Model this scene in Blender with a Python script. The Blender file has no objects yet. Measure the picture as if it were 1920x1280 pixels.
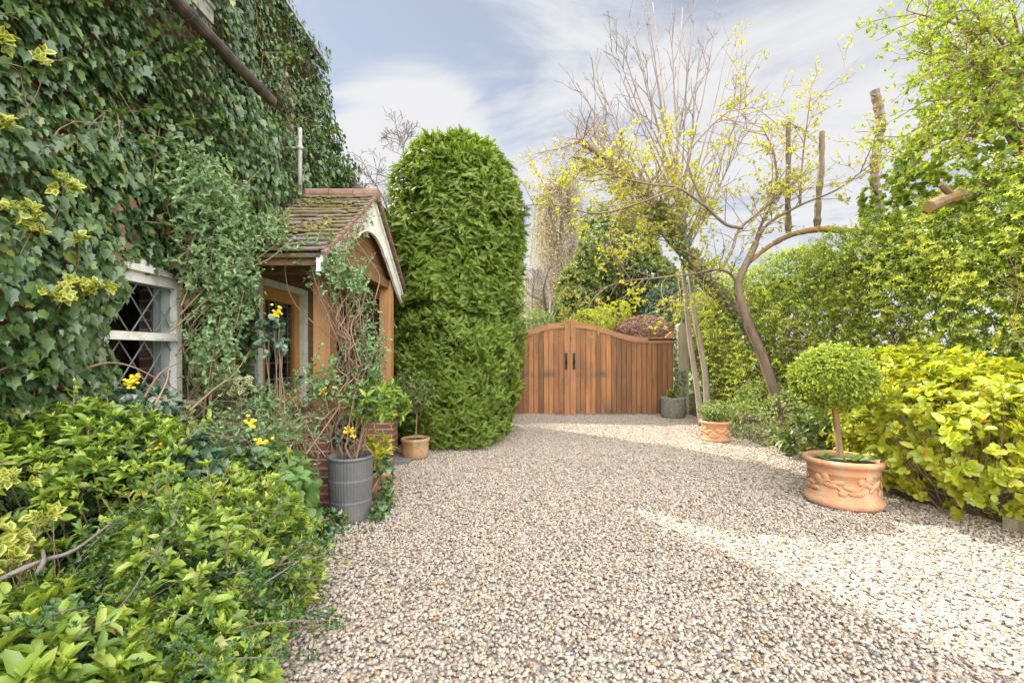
import bpy, math, random
import numpy as np
from mathutils import Vector, Matrix

random.seed(7)
RNG = np.random.default_rng(11)
R = math.radians
sc = bpy.context.scene
col = sc.collection

# ------------------------------------------------------------------ camera, sky, sun, exposure
CAMZ = 1.4
F = 853.333                      # focal length in pixels of the 1920 wide photograph (16 mm lens)
HY = 660.0                       # row of the horizon
cam_d = bpy.data.cameras.new('camera')
cam_d.lens = 16.0
cam_d.sensor_width = 36.0
cam_d.shift_y = 20.0 / 1920.0
cam_d.clip_start = 0.05
cam_d.clip_end = 3000
cam = bpy.data.objects.new('camera', cam_d)
col.objects.link(cam)
cam.location = (0, 0, CAMZ)
cam.rotation_euler = (R(90), 0, 0)
sc.camera = cam

SUN = Vector((-.80, .72, 1.04)).normalized()
sun_d = bpy.data.lights.new('sun', 'SUN')
sun_d.energy = 5.0
sun_d.angle = R(0.45)
sun_d.color = (1.0, .93, .82)
sun = bpy.data.objects.new('sun', sun_d)
col.objects.link(sun)
sun.rotation_euler = (-SUN).to_track_quat('-Z', 'Y').to_euler()

world = bpy.data.worlds.new('World')
sc.world = world
world.use_nodes = True


def build_world():
    nt = world.node_tree
    N, L = nt.nodes, nt.links
    N.clear()
    out = N.new('ShaderNodeOutputWorld')
    bg = N.new('ShaderNodeBackground')
    bg.inputs['Strength'].default_value = 0.06
    sky = N.new('ShaderNodeTexSky')
    sky.sky_type = 'NISHITA'
    sky.sun_disc = False
    sky.sun_elevation = math.asin(SUN.z)
    sky.sun_rotation = math.atan2(SUN.x, SUN.y) % (2 * math.pi)
    sky.air_density = 1.0
    sky.dust_density = 0.15
    tc = N.new('ShaderNodeTexCoord')
    sep = N.new('ShaderNodeSeparateXYZ')
    L.new(tc.outputs['Generated'], sep.inputs[0])
    # project the direction on a cloud layer
    mx = N.new('ShaderNodeMath'); mx.operation = 'MAXIMUM'; mx.inputs[1].default_value = 0.0
    L.new(sep.outputs['Z'], mx.inputs[0])
    ad = N.new('ShaderNodeMath'); ad.operation = 'ADD'; ad.inputs[1].default_value = 0.28
    L.new(mx.outputs[0], ad.inputs[0])
    dv = N.new('ShaderNodeVectorMath'); dv.operation = 'DIVIDE'
    cmb = N.new('ShaderNodeCombineXYZ')
    for i in range(3):
        L.new(ad.outputs[0], cmb.inputs[i])
    L.new(tc.outputs['Generated'], dv.inputs[0])
    L.new(cmb.outputs[0], dv.inputs[1])
    mp = N.new('ShaderNodeMapping')
    mp.inputs['Location'].default_value = (3.3, 0.3, 0.3)
    mp.inputs['Rotation'].default_value = (0, 0, R(35))
    mp.inputs['Scale'].default_value = (1.0, 1.7, 0.6)
    L.new(dv.outputs[0], mp.inputs['Vector'])
    n1 = N.new('ShaderNodeTexNoise')
    n1.inputs['Scale'].default_value = 1.9
    n1.inputs['Detail'].default_value = 9
    n1.inputs['Roughness'].default_value = 0.60
    n1.inputs['Distortion'].default_value = 0.5
    L.new(mp.outputs[0], n1.inputs['Vector'])
    # a general milky veil, thicker overhead and to the right, where the photo is whiter
    vx = N.new('ShaderNodeMath'); vx.operation = 'MULTIPLY_ADD'
    vx.inputs[1].default_value = 0.16; vx.inputs[2].default_value = 0.0
    L.new(sep.outputs['X'], vx.inputs[0])
    sm = N.new('ShaderNodeMath'); sm.operation = 'ADD'
    L.new(n1.outputs[0], sm.inputs[0]); L.new(vx.outputs[0], sm.inputs[1])
    up = N.new('ShaderNodeMath'); up.operation = 'MULTIPLY_ADD'
    up.inputs[1].default_value = -0.22; up.inputs[2].default_value = 0.10
    L.new(sep.outputs['Z'], up.inputs[0])
    sm2 = N.new('ShaderNodeMath'); sm2.operation = 'ADD'
    L.new(sm.outputs[0], sm2.inputs[0]); L.new(up.outputs[0], sm2.inputs[1])
    # unseen white cloud added behind the viewer, as fill light
    bk = N.new('ShaderNodeMapRange')
    bk.inputs['From Min'].default_value = 0.35; bk.inputs['From Max'].default_value = -0.35
    bk.inputs['To Min'].default_value = 0.0; bk.inputs['To Max'].default_value = 0.30
    L.new(sep.outputs['Y'], bk.inputs['Value'])
    sm3 = N.new('ShaderNodeMath'); sm3.operation = 'ADD'
    L.new(sm2.outputs[0], sm3.inputs[0]); L.new(bk.outputs[0], sm3.inputs[1])
    # one heap of white cloud low on the left
    cd = N.new('ShaderNodeVectorMath'); cd.operation = 'DOT_PRODUCT'
    cd.inputs[1].default_value = tuple(Vector((-.215, 1, .46)).normalized())
    L.new(tc.outputs['Generated'], cd.inputs[0])
    cp = N.new('ShaderNodeMapRange'); cp.interpolation_type = 'SMOOTHSTEP'
    cp.inputs['From Min'].default_value = 0.984; cp.inputs['From Max'].default_value = 0.998
    cp.inputs['To Min'].default_value = 0.0; cp.inputs['To Max'].default_value = 0.20
    L.new(cd.outputs['Value'], cp.inputs['Value'])
    sm4 = N.new('ShaderNodeMath'); sm4.operation = 'ADD'
    L.new(sm3.outputs[0], sm4.inputs[0]); L.new(cp.outputs[0], sm4.inputs[1])
    sm3 = sm4
    rp = N.new('ShaderNodeMapRange')
    rp.interpolation_type = 'SMOOTHSTEP'
    rp.inputs['From Min'].default_value = 0.40; rp.inputs['From Max'].default_value = 0.66
    rp.inputs['To Min'].default_value = 0.38; rp.inputs['To Max'].default_value = 0.97
    L.new(sm3.outputs[0], rp.inputs['Value'])
    mix = N.new('ShaderNodeMix'); mix.data_type = 'RGBA'
    L.new(rp.outputs[0], mix.inputs['Factor'])
    L.new(sky.outputs[0], mix.inputs['A'])
    # white cloud, brighter near the sun; unseen sky behind the viewer brightened as fill
    dt = N.new('ShaderNodeVectorMath'); dt.operation = 'DOT_PRODUCT'
    dt.inputs[1].default_value = tuple(SUN)
    L.new(tc.outputs['Generated'], dt.inputs[0])
    gl = N.new('ShaderNodeMapRange')
    gl.inputs['From Min'].default_value = 0.965; gl.inputs['From Max'].default_value = 1.0
    gl.inputs['To Min'].default_value = 6.83; gl.inputs['To Max'].default_value = 21.67
    L.new(dt.outputs['Value'], gl.inputs['Value'])
    b2 = N.new('ShaderNodeMapRange')
    b2.inputs['From Min'].default_value = 0.25; b2.inputs['From Max'].default_value = -0.5
    b2.inputs['To Min'].default_value = 0.0; b2.inputs['To Max'].default_value = 36.8
    L.new(sep.outputs['Y'], b2.inputs['Value'])
    b3 = N.new('ShaderNodeMath'); b3.operation = 'ADD'
    L.new(gl.outputs[0], b3.inputs[0]); L.new(b2.outputs[0], b3.inputs[1])
    b4 = N.new('ShaderNodeMapRange')          # overhead, above the view, brightened as fill too
    b4.inputs['From Min'].default_value = 0.64; b4.inputs['From Max'].default_value = 0.95
    b4.inputs['To Min'].default_value = 0.0; b4.inputs['To Max'].default_value = 21.7
    L.new(sep.outputs['Z'], b4.inputs['Value'])
    b5 = N.new('ShaderNodeMath'); b5.operation = 'ADD'
    L.new(b3.outputs[0], b5.inputs[0]); L.new(b4.outputs[0], b5.inputs[1])
    b3 = b5
    cc = N.new('ShaderNodeVectorMath'); cc.operation = 'SCALE'
    cc.inputs[0].default_value = (1.0, 0.995, 1.0)
    L.new(b3.outputs[0], cc.inputs['Scale'])
    L.new(cc.outputs[0], mix.inputs['B'])
    L.new(mix.outputs['Result'], bg.inputs['Color'])
    L.new(bg.outputs[0], out.inputs['Surface'])


build_world()
sc.view_settings.view_transform = 'Standard'
sc.view_settings.look = 'None'
sc.view_settings.gamma = 1.0
sc.view_settings.use_curve_mapping = False
sc.view_settings.exposure = 1.12
sc.cycles.max_bounces = 8
sc.cycles.diffuse_bounces = 4
sc.cycles.transmission_bounces = 6
sc.cycles.transparent_max_bounces = 12
sc.cycles.use_denoising = True


# ------------------------------------------------------------------ placing helpers
def P(px, py, d):
    """World point at depth d on the ray of a photograph pixel."""
    return Vector(((px - 960) / F * d, d, CAMZ + (HY - py) / F * d))


def norm(v):
    return v / np.maximum(np.linalg.norm(v, axis=-1, keepdims=True), 1e-9)


def rdirs(n):
    return norm(RNG.normal(size=(n, 3)))


# ------------------------------------------------------------------ mesh builder
class MB:
    def __init__(self):
        self.V = []; self.Fc = []; self.n = 0

    def add(self, v, faces, mi=0):
        v = np.asarray(v, dtype=np.float32).reshape(-1, 3)
        if isinstance(faces, np.ndarray):
            faces = [(faces, mi)]
        elif faces and not (isinstance(faces[0], tuple) and isinstance(faces[0][0], np.ndarray)):
            by = {}
            for f in faces:
                by.setdefault(len(f), []).append(f)
            faces = [(np.array(a, dtype=np.int32), mi) for a in by.values()]
        for a, m in faces:
            self.Fc.append((a.astype(np.int32) + self.n, m))
        self.V.append(v); self.n += len(v)

    def box(self, x0, x1, y0, y1, z0, z1, mi=0):
        v = [(x, y, z) for x in (x0, x1) for y in (y0, y1) for z in (z0, z1)]
        f = [(0, 1, 3, 2), (4, 6, 7, 5), (0, 4, 5, 1), (2, 3, 7, 6), (0, 2, 6, 4), (1, 5, 7, 3)]
        self.add(v, f, mi)

    def obox(self, c, ax, ay, az, mi=0):
        """Box from a centre and three half-axis vectors."""
        c, ax, ay, az = (Vector(a) for a in (c, ax, ay, az))
        v = [c + sx * ax + sy * ay + sz * az for sx in (-1, 1) for sy in (-1, 1) for sz in (-1, 1)]
        f = [(0, 1, 3, 2), (4, 6, 7, 5), (0, 4, 5, 1), (2, 3, 7, 6), (0, 2, 6, 4), (1, 5, 7, 3)]
        self.add([tuple(a) for a in v], f, mi)

    def tube(self, pts, rad, n=6, mi=0, cap=True):
        p = np.array([tuple(a) for a in pts], dtype=np.float64)
        k = len(p)
        r = np.full(k, rad) if np.isscalar(rad) else np.asarray(rad, dtype=np.float64)
        t = np.gradient(p, axis=0); t = norm(t)
        ref = np.array([0., 0., 1.]) if abs(t[0][2]) < .9 else np.array([1., 0., 0.])
        u = np.cross(t, ref); u = norm(u); w = np.cross(t, u)
        a = np.linspace(0, 2 * math.pi, n, endpoint=False)
        ring = (np.cos(a)[None, :, None] * u[:, None] + np.sin(a)[None, :, None] * w[:, None]) * r[:, None, None]
        v = (p[:, None] + ring).reshape(-1, 3)
        i = np.arange(k - 1)[:, None] * n; j = np.arange(n)[None]; j2 = (j + 1) % n
        f = np.stack([i + j, i + j2, i + n + j2, i + n + j], -1).reshape(-1, 4)
        fl = [(f, mi)]
        if cap:
            fl.append((np.array([list(range(n))[::-1], list(range((k - 1) * n, k * n))]), mi))
        self.add(v, fl)

    def lathe(self, prof, c, n=48, sx=1., sy=1., rot=0., mi=0, rfun=None, close=False):
        a = np.linspace(0, 2 * math.pi, n, endpoint=False)
        vs = []
        for (r, z) in prof:
            rr = r if rfun is None else r * rfun(a, z)
            x = np.cos(a) * rr * sx; y = np.sin(a) * rr * sy
            vs.append(np.stack([c[0] + x * math.cos(rot) - y * math.sin(rot), c[1] + x * math.sin(rot) + y * math.cos(rot), np.full(n, c[2] + z)], -1))
        k = len(prof)
        i = np.arange(k - 1)[:, None] * n; j = np.arange(n)[None]; j2 = (j + 1) % n
        f = np.stack([i + j, i + j2, i + n + j2, i + n + j], -1).reshape(-1, 4)
        fl = [(f, mi)]
        if close:
            fl.append((np.array([list(range((k - 1) * n, k * n))]), mi))
        self.add(np.concatenate(vs), fl)

    def prism(self, poly, fn, t0, t1, mi=0):
        """Extrude a 2-D polygon; fn(u, v, t) -> xyz."""
        n = len(poly)
        v = [fn(a, b, t0) for a, b in poly] + [fn(a, b, t1) for a, b in poly]
        f = [tuple(range(n))[::-1], tuple(range(n, 2 * n))] + [(i, (i + 1) % n, n + (i + 1) % n, n + i) for i in range(n)]
        self.add(v, f, mi)

    def strip(self, a, b, thick, mi=0):
        """Solid band between two matching polylines a and b, extruded by the vector thick."""
        n = len(a)
        t = Vector(thick)
        for i in range(n - 1):
            q = [Vector(a[i]), Vector(a[i + 1]), Vector(b[i + 1]), Vector(b[i])]
            v = [tuple(x) for x in q] + [tuple(x + t) for x in q]
            f = [(0, 1, 2, 3), (7, 6, 5, 4), (0, 4, 5, 1), (2, 6, 7, 3)]
            if i == 0: f.append((0, 3, 7, 4))
            if i == n - 2: f.append((1, 5, 6, 2))
            self.add(v, f, mi)

    def leaves(self, tpl, pos, axis, nrm, size, wid=None, mi=0):
        pos = np.asarray(pos, dtype=np.float64).reshape(-1, 3)
        n = len(pos)
        if n == 0: return
        y = norm(np.asarray(axis, dtype=np.float64)); x = norm(np.cross(y, nrm)); z = np.cross(x, y)
        s = np.broadcast_to(np.asarray(size, dtype=np.float64), (n,))
        w = np.ones(n) if wid is None else np.broadcast_to(wid, (n,))
        tv, tf = tpl
        k = len(tv)
        v = pos[:, None] + s[:, None, None] * (tv[None, :, 0:1] * w[:, None, None] * x[:, None] + tv[None, :, 1:2] * y[:, None] + tv[None, :, 2:3] * z[:, None])
        off = (np.arange(n) * k)[:, None, None]
        fl = [((fa[None] + off).reshape(-1, fa.shape[1]), m + mi) for fa, m in tf]
        self.add(v.reshape(-1, 3), fl)

    def build(self, name, mats, parent=None, origin=None, smooth=False):
        V = np.concatenate(self.V)
        o0 = np.array(parent.matrix_world.translation if parent is not None else (origin or (0, 0, 0)), dtype=np.float32)
        if parent is not None:
            o0 = np.array(parent['_loc'], dtype=np.float32)
        V = V - o0
        me = bpy.data.meshes.new(name)
        tot = np.concatenate([np.full(len(a), a.shape[1], dtype=np.int32) for a, _ in self.Fc])
        loops = np.concatenate([a.ravel() for a, _ in self.Fc]).astype(np.int32)
        mat_i = np.concatenate([np.full(len(a), m, dtype=np.int32) for a, m in self.Fc])
        st = np.concatenate([[0], np.cumsum(tot)[:-1]]).astype(np.int32)
        me.vertices.add(len(V)); me.vertices.foreach_set('co', V.astype(np.float32).ravel())
        me.loops.add(len(loops)); me.loops.foreach_set('vertex_index', loops)
        me.polygons.add(len(tot)); me.polygons.foreach_set('loop_start', st); me.polygons.foreach_set('loop_total', tot)
        if not isinstance(mats, (list, tuple)): mats = [mats]
        for m in mats: me.materials.append(m)
        me.polygons.foreach_set('material_index', mat_i)
        me.polygons.foreach_set('use_smooth', np.full(len(tot), bool(smooth)))
        me.update(calc_edges=True)
        ob = bpy.data.objects.new(name, me)
        col.objects.link(ob)
        if parent is not None:
            ob.parent = parent
            ob['_loc'] = list(o0.astype(float))
        else:
            ob.location = tuple(float(a) for a in o0)
            ob['_loc'] = list(o0.astype(float))
        return ob


def thing(name, label, cat, loc=(0, 0, 0), group=None):
    o = bpy.data.objects.new(name, None)
    o.empty_display_size = .2
    col.objects.link(o)
    o.location = loc
    o['_loc'] = [float(a) for a in loc]
    tag(o, label, cat, group)
    return o


def tag(o, label=None, cat=None, group=None, kind=None):
    if label: o['label'] = label
    if cat: o['category'] = cat
    if group: o['group'] = group
    if kind: o['kind'] = kind
    return o


# ------------------------------------------------------------------ materials
def new_mat(name):
    m = bpy.data.materials.new(name)
    m.use_nodes = True
    nt = m.node_tree
    nt.nodes.clear()
    out = nt.nodes.new('ShaderNodeOutputMaterial')
    b = nt.nodes.new('ShaderNodeBsdfPrincipled')
    nt.links.new(b.outputs[0], out.inputs['Surface'])
    return m, nt.nodes, nt.links, b, out


def ramp(N, stops, interp='LINEAR'):
    r = N.new('ShaderNodeValToRGB')
    r.color_ramp.interpolation = interp
    e = r.color_ramp.elements
    while len(e) < len(stops): e.new(.5)
    for i, (p, c) in enumerate(stops):
        e[i].position = p; e[i].color = (*c, 1)
    return r


def noise(N, L, scale, detail=4, coord='Object', vec=None, rough=.5, stretch=None):
    tc = N.new('ShaderNodeTexCoord')
    n = N.new('ShaderNodeTexNoise')
    n.inputs['Scale'].default_value = scale
    n.inputs['Detail'].default_value = detail
    n.inputs['Roughness'].default_value = rough
    if stretch:
        mp = N.new('ShaderNodeMapping')
        mp.inputs['Scale'].default_value = stretch
        L.new(tc.outputs[coord], mp.inputs[0]); L.new(mp.outputs[0], n.inputs['Vector'])
    else:
        L.new(tc.outputs[coord], n.inputs['Vector'])
    return n


def mixc(N, L, fac, a, b, mode='MIX'):
    m = N.new('ShaderNodeMix'); m.data_type = 'RGBA'; m.blend_type = mode
    for sock, val in (('Factor', fac), ('A', a), ('B', b)):
        if isinstance(val, (int, float)): m.inputs[sock].default_value = val
        elif isinstance(val, tuple): m.inputs[sock].default_value = (*val, 1)
        else: L.new(val, m.inputs[sock])
    return m.outputs['Result']


def bump(N, L, b, height, strength=.3, dist=.01):
    bp = N.new('ShaderNodeBump')
    bp.inputs['Strength'].default_value = strength; bp.inputs['Distance'].default_value = dist
    L.new(height, bp.inputs['Height']); L.new(bp.outputs[0], b.inputs['Normal'])


def leafmat(name, stops, rough=.42, trans=.30, clump=None, cs=2.2, spec=.5):
    """Leaf: colour by leaf island, clumps of another tone by noise, light through the blade."""
    m, N, L, b, out = new_mat(name)
    g = N.new('ShaderNodeNewGeometry')
    r = ramp(N, stops); L.new(g.outputs['Random Per Island'], r.inputs[0])
    c = r.outputs[0]
    if clump:
        n = noise(N, L, cs, 3)
        mr = N.new('ShaderNodeMapRange'); mr.inputs['From Min'].default_value = .46; mr.inputs['From Max'].default_value = .66
        mr.inputs['To Max'].default_value = .8
        L.new(n.outputs[0], mr.inputs['Value'])
        c = mixc(N, L, mr.outputs[0], c, clump)
    L.new(c, b.inputs['Base Color'])
    b.inputs['Roughness'].default_value = rough
    b.inputs['Specular IOR Level'].default_value = spec
    t = N.new('ShaderNodeBsdfTranslucent')
    tcol = mixc(N, L, 1.0, c, (1.5, 1.5, .55), 'MULTIPLY')
    L.new(tcol, t.inputs['Color'])
    ms = N.new('ShaderNodeMixShader'); ms.inputs[0].default_value = trans
    L.new(b.outputs[0], ms.inputs[1]); L.new(t.outputs[0], ms.inputs[2])
    L.new(ms.outputs[0], out.inputs['Surface'])
    return m


def bark(name, a, c, scale=9., moss=None, stretch=(1, 1, .25), rough=.85):
    m, N, L, b, out = new_mat(name)
    n = noise(N, L, scale, 6, stretch=stretch, rough=.65)
    r = ramp(N, [(.3, a), (.7, c)]); L.new(n.outputs[0], r.inputs[0])
    cc = r.outputs[0]
    if moss:
        n2 = noise(N, L, 5, 5)
        mr = N.new('ShaderNodeMapRange'); mr.inputs['From Min'].default_value = .45; mr.inputs['From Max'].default_value = .6
        L.new(n2.outputs[0], mr.inputs['Value'])
        cc = mixc(N, L, mr.outputs[0], cc, moss)
    L.new(cc, b.inputs['Base Color'])
    b.inputs['Roughness'].default_value = rough
    bump(N, L, b, n.outputs[0], .5, .01)
    return m


def wood(name, a, c, stain=None, stretch=(6, 6, .35), vary=.5, rough=.6, bands=False):
    m, N, L, b, out = new_mat(name)
    n = noise(N, L, 5, 7, stretch=stretch, rough=.6)
    r = ramp(N, [(.3, a), (.68, c)]); L.new(n.outputs[0], r.inputs[0])
    g = N.new('ShaderNodeNewGeometry')
    v = N.new('ShaderNodeMapRange'); v.inputs['To Min'].default_value = 1 - vary * .55; v.inputs['To Max'].default_value = 1 + vary * .35
    L.new(g.outputs['Random Per Island'], v.inputs['Value'])
    sc_ = N.new('ShaderNodeVectorMath'); sc_.operation = 'SCALE'
    L.new(r.outputs[0], sc_.inputs[0]); L.new(v.outputs[0], sc_.inputs['Scale'])
    cc = sc_.outputs[0]
    if stain:
        n2 = noise(N, L, 2.2, 6, rough=.68, stretch=(1.3, 1, .7))
        mr = N.new('ShaderNodeMapRange'); mr.inputs['From Min'].default_value = .50; mr.inputs['From Max'].default_value = .70
        mr.inputs['To Max'].default_value = .72
        L.new(n2.outputs[0], mr.inputs['Value'])
        fac = mr.outputs[0]
        if bands:
            # weather stains where a rail behind and the splash of the ground keep the boards damp
            tc = N.new('ShaderNodeTexCoord'); sp = N.new('ShaderNodeSeparateXYZ')
            L.new(tc.outputs['Object'], sp.inputs[0])
            wob = N.new('ShaderNodeMath'); wob.operation = 'MULTIPLY_ADD'; wob.inputs[1].default_value = .35; wob.inputs[2].default_value = -.17
            L.new(n2.outputs[0], wob.inputs[0])
            zz = N.new('ShaderNodeMath'); zz.operation = 'ADD'
            L.new(sp.outputs['Z'], zz.inputs[0]); L.new(wob.outputs[0], zz.inputs[1])
            rz = ramp(N, [(.0, (.9, .9, .9)), (.10, (.5, .5, .5)), (.2, (.05, .05, .05)), (.40, (.0, .0, .0)), (.445, (.9, .9, .9)), (.47, (.55, .55, .55)), (.52, (0, 0, 0)), (1, (0, 0, 0))])
            hz = N.new('ShaderNodeMath'); hz.operation = 'MULTIPLY'; hz.inputs[1].default_value = .5
            L.new(zz.outputs[0], hz.inputs[0]); L.new(hz.outputs[0], rz.inputs[0])
            n3 = noise(N, L, 1.7, 4, rough=.7, stretch=(1.0, 1, .25))
            m3 = N.new('ShaderNodeMapRange'); m3.inputs['From Min'].default_value = .47; m3.inputs['From Max'].default_value = .60
            L.new(n3.outputs[0], m3.inputs['Value'])
            mu = N.new('ShaderNodeMath'); mu.operation = 'MULTIPLY'
            L.new(rz.outputs[0], mu.inputs[0]); L.new(m3.outputs[0], mu.inputs[1])
            sx = N.new('ShaderNodeMath'); sx.operation = 'MULTIPLY'; sx.inputs[1].default_value = .7
            L.new(fac, sx.inputs[0])
            mm = N.new('ShaderNodeMath'); mm.operation = 'MAXIMUM'
            L.new(mu.outputs[0], mm.inputs[0]); L.new(sx.outputs[0], mm.inputs[1])
            fac = mm.outputs[0]
        cc = mixc(N, L, fac, cc, stain)
    L.new(cc, b.inputs['Base Color'])
    b.inputs['Roughness'].default_value = rough
    bump(N, L, b, n.outputs[0], .25, .004)
    return m


def plain(name, c, rough=.6, metal=0., var=.15, scale=8., dirt=None, spec=.5, bmp=.15, dscale=4.):
    m, N, L, b, out = new_mat(name)
    n = noise(N, L, scale, 6, rough=.6)
    lo = tuple(x * (1 - var) for x in c); hi = tuple(min(1, x * (1 + var)) for x in c)
    r = ramp(N, [(.3, lo), (.7, hi)]); L.new(n.outputs[0], r.inputs[0])
    cc = r.outputs[0]
    if dirt:
        n2 = noise(N, L, dscale, 6, rough=.7)
        mr = N.new('ShaderNodeMapRange'); mr.inputs['From Min'].default_value = .5; mr.inputs['From Max'].default_value = .66
        mr.inputs['To Max'].default_value = .75
        L.new(n2.outputs[0], mr.inputs['Value'])
        cc = mixc(N, L, mr.outputs[0], cc, dirt)
    L.new(cc, b.inputs['Base Color'])
    b.inputs['Roughness'].default_value = rough; b.inputs['Metallic'].default_value = metal
    b.inputs['Specular IOR Level'].default_value = spec
    if bmp: bump(N, L, b, n.outputs[0], bmp, .005)
    return m


def brickmat(name):
    m, N, L, b, out = new_mat(name)
    tc = N.new('ShaderNodeTexCoord')
    sp = N.new('ShaderNodeSeparateXYZ'); L.new(tc.outputs['Object'], sp.inputs[0])
    ad = N.new('ShaderNodeMath'); L.new(sp.outputs['X'], ad.inputs[0]); L.new(sp.outputs['Y'], ad.inputs[1])
    cb = N.new('ShaderNodeCombineXYZ'); L.new(ad.outputs[0], cb.inputs[0]); L.new(sp.outputs['Z'], cb.inputs[1])
    br = N.new('ShaderNodeTexBrick')
    L.new(cb.outputs[0], br.inputs['Vector'])
    br.inputs['Scale'].default_value = 1.0
    br.inputs['Brick Width'].default_value = .225
    br.inputs['Row Height'].default_value = .075
    br.inputs['Mortar Size'].default_value = .008
    br.inputs['Color1'].default_value = (.30, .115, .075, 1)
    br.inputs['Color2'].default_value = (.20, .085, .06, 1)
    br.inputs['Mortar'].default_value = (.42, .37, .31, 1)
    n = noise(N, L, 30, 5)
    r = ramp(N, [(.3, (.7, .7, .7)), (.7, (1.2, 1.15, 1.1))]); L.new(n.outputs[0], r.inputs[0])
    c = mixc(N, L, 1.0, br.outputs['Color'], r.outputs[0], 'MULTIPLY')
    L.new(c, b.inputs['Base Color'])
    b.inputs['Roughness'].default_value = .85
    inv = N.new('ShaderNodeMath'); inv.operation = 'SUBTRACT'; inv.inputs[0].default_value = 1.0
    L.new(br.outputs['Fac'], inv.inputs[1])
    bump(N, L, b, inv.outputs[0], .6, .006)
    return m


def tilemat(name):
    m, N, L, b, out = new_mat(name)
    g = N.new('ShaderNodeNewGeometry')
    r = ramp(N, [(0, (.13, .10, .085)), (.35, (.20, .145, .125)), (.65, (.18, .145, .14)), (1, (.25, .175, .14))])
    L.new(g.outputs['Random Per Island'], r.inputs[0])
    n = noise(N, L, 3.2, 7, rough=.68)
    mr = N.new('ShaderNodeMapRange'); mr.inputs['From Min'].default_value = .42; mr.inputs['From Max'].default_value = .56
    mr.inputs['To Max'].default_value = .9
    L.new(n.outputs[0], mr.inputs['Value'])
    n2 = noise(N, L, 22, 4)
    r2 = ramp(N, [(.35, (.11, .085, .03)), (.6, (.20, .175, .05))]); L.new(n2.outputs[0], r2.inputs[0])
    c = mixc(N, L, mr.outputs[0], r.outputs[0], r2.outputs[0])
    n3 = noise(N, L, 11, 5, rough=.7)
    m3 = N.new('ShaderNodeMapRange'); m3.inputs['From Min'].default_value = .62; m3.inputs['From Max'].default_value = .68
    m3.inputs['To Max'].default_value = .7
    L.new(n3.outputs[0], m3.inputs['Value'])
    c = mixc(N, L, m3.outputs[0], c, (.42, .40, .36))
    L.new(c, b.inputs['Base Color'])
    b.inputs['Roughness'].default_value = .9
    bump(N, L, b, n2.outputs[0], .5, .01)
    return m


def terracotta(name, base=(.54, .26, .125), pale=(.58, .41, .28)):
    m, N, L, b, out = new_mat(name)
    n = noise(N, L, 5, 7, rough=.65, stretch=(1, 1, .8))
    r = ramp(N, [(.28, tuple(x * .78 for x in base)), (.55, base), (.78, pale)]); L.new(n.outputs[0], r.inputs[0])
    n2 = noise(N, L, 3.5, 5, stretch=(2.2, 2.2, .5), rough=.7)
    mr = N.new('ShaderNodeMapRange'); mr.inputs['From Min'].default_value = .48; mr.inputs['From Max'].default_value = .66
    mr.inputs['To Max'].default_value = .65
    L.new(n2.outputs[0], mr.inputs['Value'])
    c = mixc(N, L, mr.outputs[0], r.outputs[0], (.42, .35, .24))
    n4 = noise(N, L, 14, 5, rough=.7)
    m4 = N.new('ShaderNodeMapRange'); m4.inputs['From Min'].default_value = .60; m4.inputs['From Max'].default_value = .70; m4.inputs['To Max'].default_value = .55
    L.new(n4.outputs[0], m4.inputs['Value'])
    c = mixc(N, L, m4.outputs[0], c, (.60, .50, .40))
    # soil splashed up on the foot of the pot
    tc = N.new('ShaderNodeTexCoord'); sp = N.new('ShaderNodeSeparateXYZ'); L.new(tc.outputs['Object'], sp.inputs[0])
    hz = N.new('ShaderNodeMath'); hz.operation = 'MULTIPLY_ADD'; hz.inputs[1].default_value = .22; hz.inputs[2].default_value = -.055
    L.new(n4.outputs[0], hz.inputs[0])
    lt_ = N.new('ShaderNodeMath'); lt_.operation = 'SUBTRACT'; L.new(hz.outputs[0], lt_.inputs[0]); L.new(sp.outputs['Z'], lt_.inputs[1])
    m5 = N.new('ShaderNodeMapRange'); m5.inputs['From Min'].default_value = 0.0; m5.inputs['From Max'].default_value = .03; m5.inputs['To Max'].default_value = .5
    L.new(lt_.outputs[0], m5.inputs['Value'])
    c = mixc(N, L, m5.outputs[0], c, (.20, .15, .10))
    L.new(c, b.inputs['Base Color'])
    b.inputs['Roughness'].default_value = .8
    n3 = noise(N, L, 60, 4)
    bump(N, L, b, n3.outputs[0], .25, .004)
    return m


def glassmat(name, tint=(.02, .025, .03)):
    m, N, L, b, out = new_mat(name)
    gl = N.new('ShaderNodeBsdfGlossy'); gl.inputs['Roughness'].default_value = .02
    tr = N.new('ShaderNodeBsdfTransparent'); tr.inputs[0].default_value = (.86, .9, .9, 1)
    fr = N.new('ShaderNodeFresnel'); fr.inputs[0].default_value = 1.5
    ms = N.new('ShaderNodeMixShader')
    g = N.new('ShaderNodeNewGeometry')
    ib = N.new('ShaderNodeMath'); ib.operation = 'SUBTRACT'; ib.inputs[0].default_value = 1.0; L.new(g.outputs['Backfacing'], ib.inputs[1])
    fb_ = N.new('ShaderNodeMath'); fb_.operation = 'MULTIPLY'; L.new(fr.outputs[0], fb_.inputs[0]); L.new(ib.outputs[0], fb_.inputs[1])
    L.new(fb_.outputs[0], ms.inputs[0]); L.new(tr.outputs[0], ms.inputs[1]); L.new(gl.outputs[0], ms.inputs[2])
    L.new(ms.outputs[0], out.inputs['Surface'])
    return m


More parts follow.
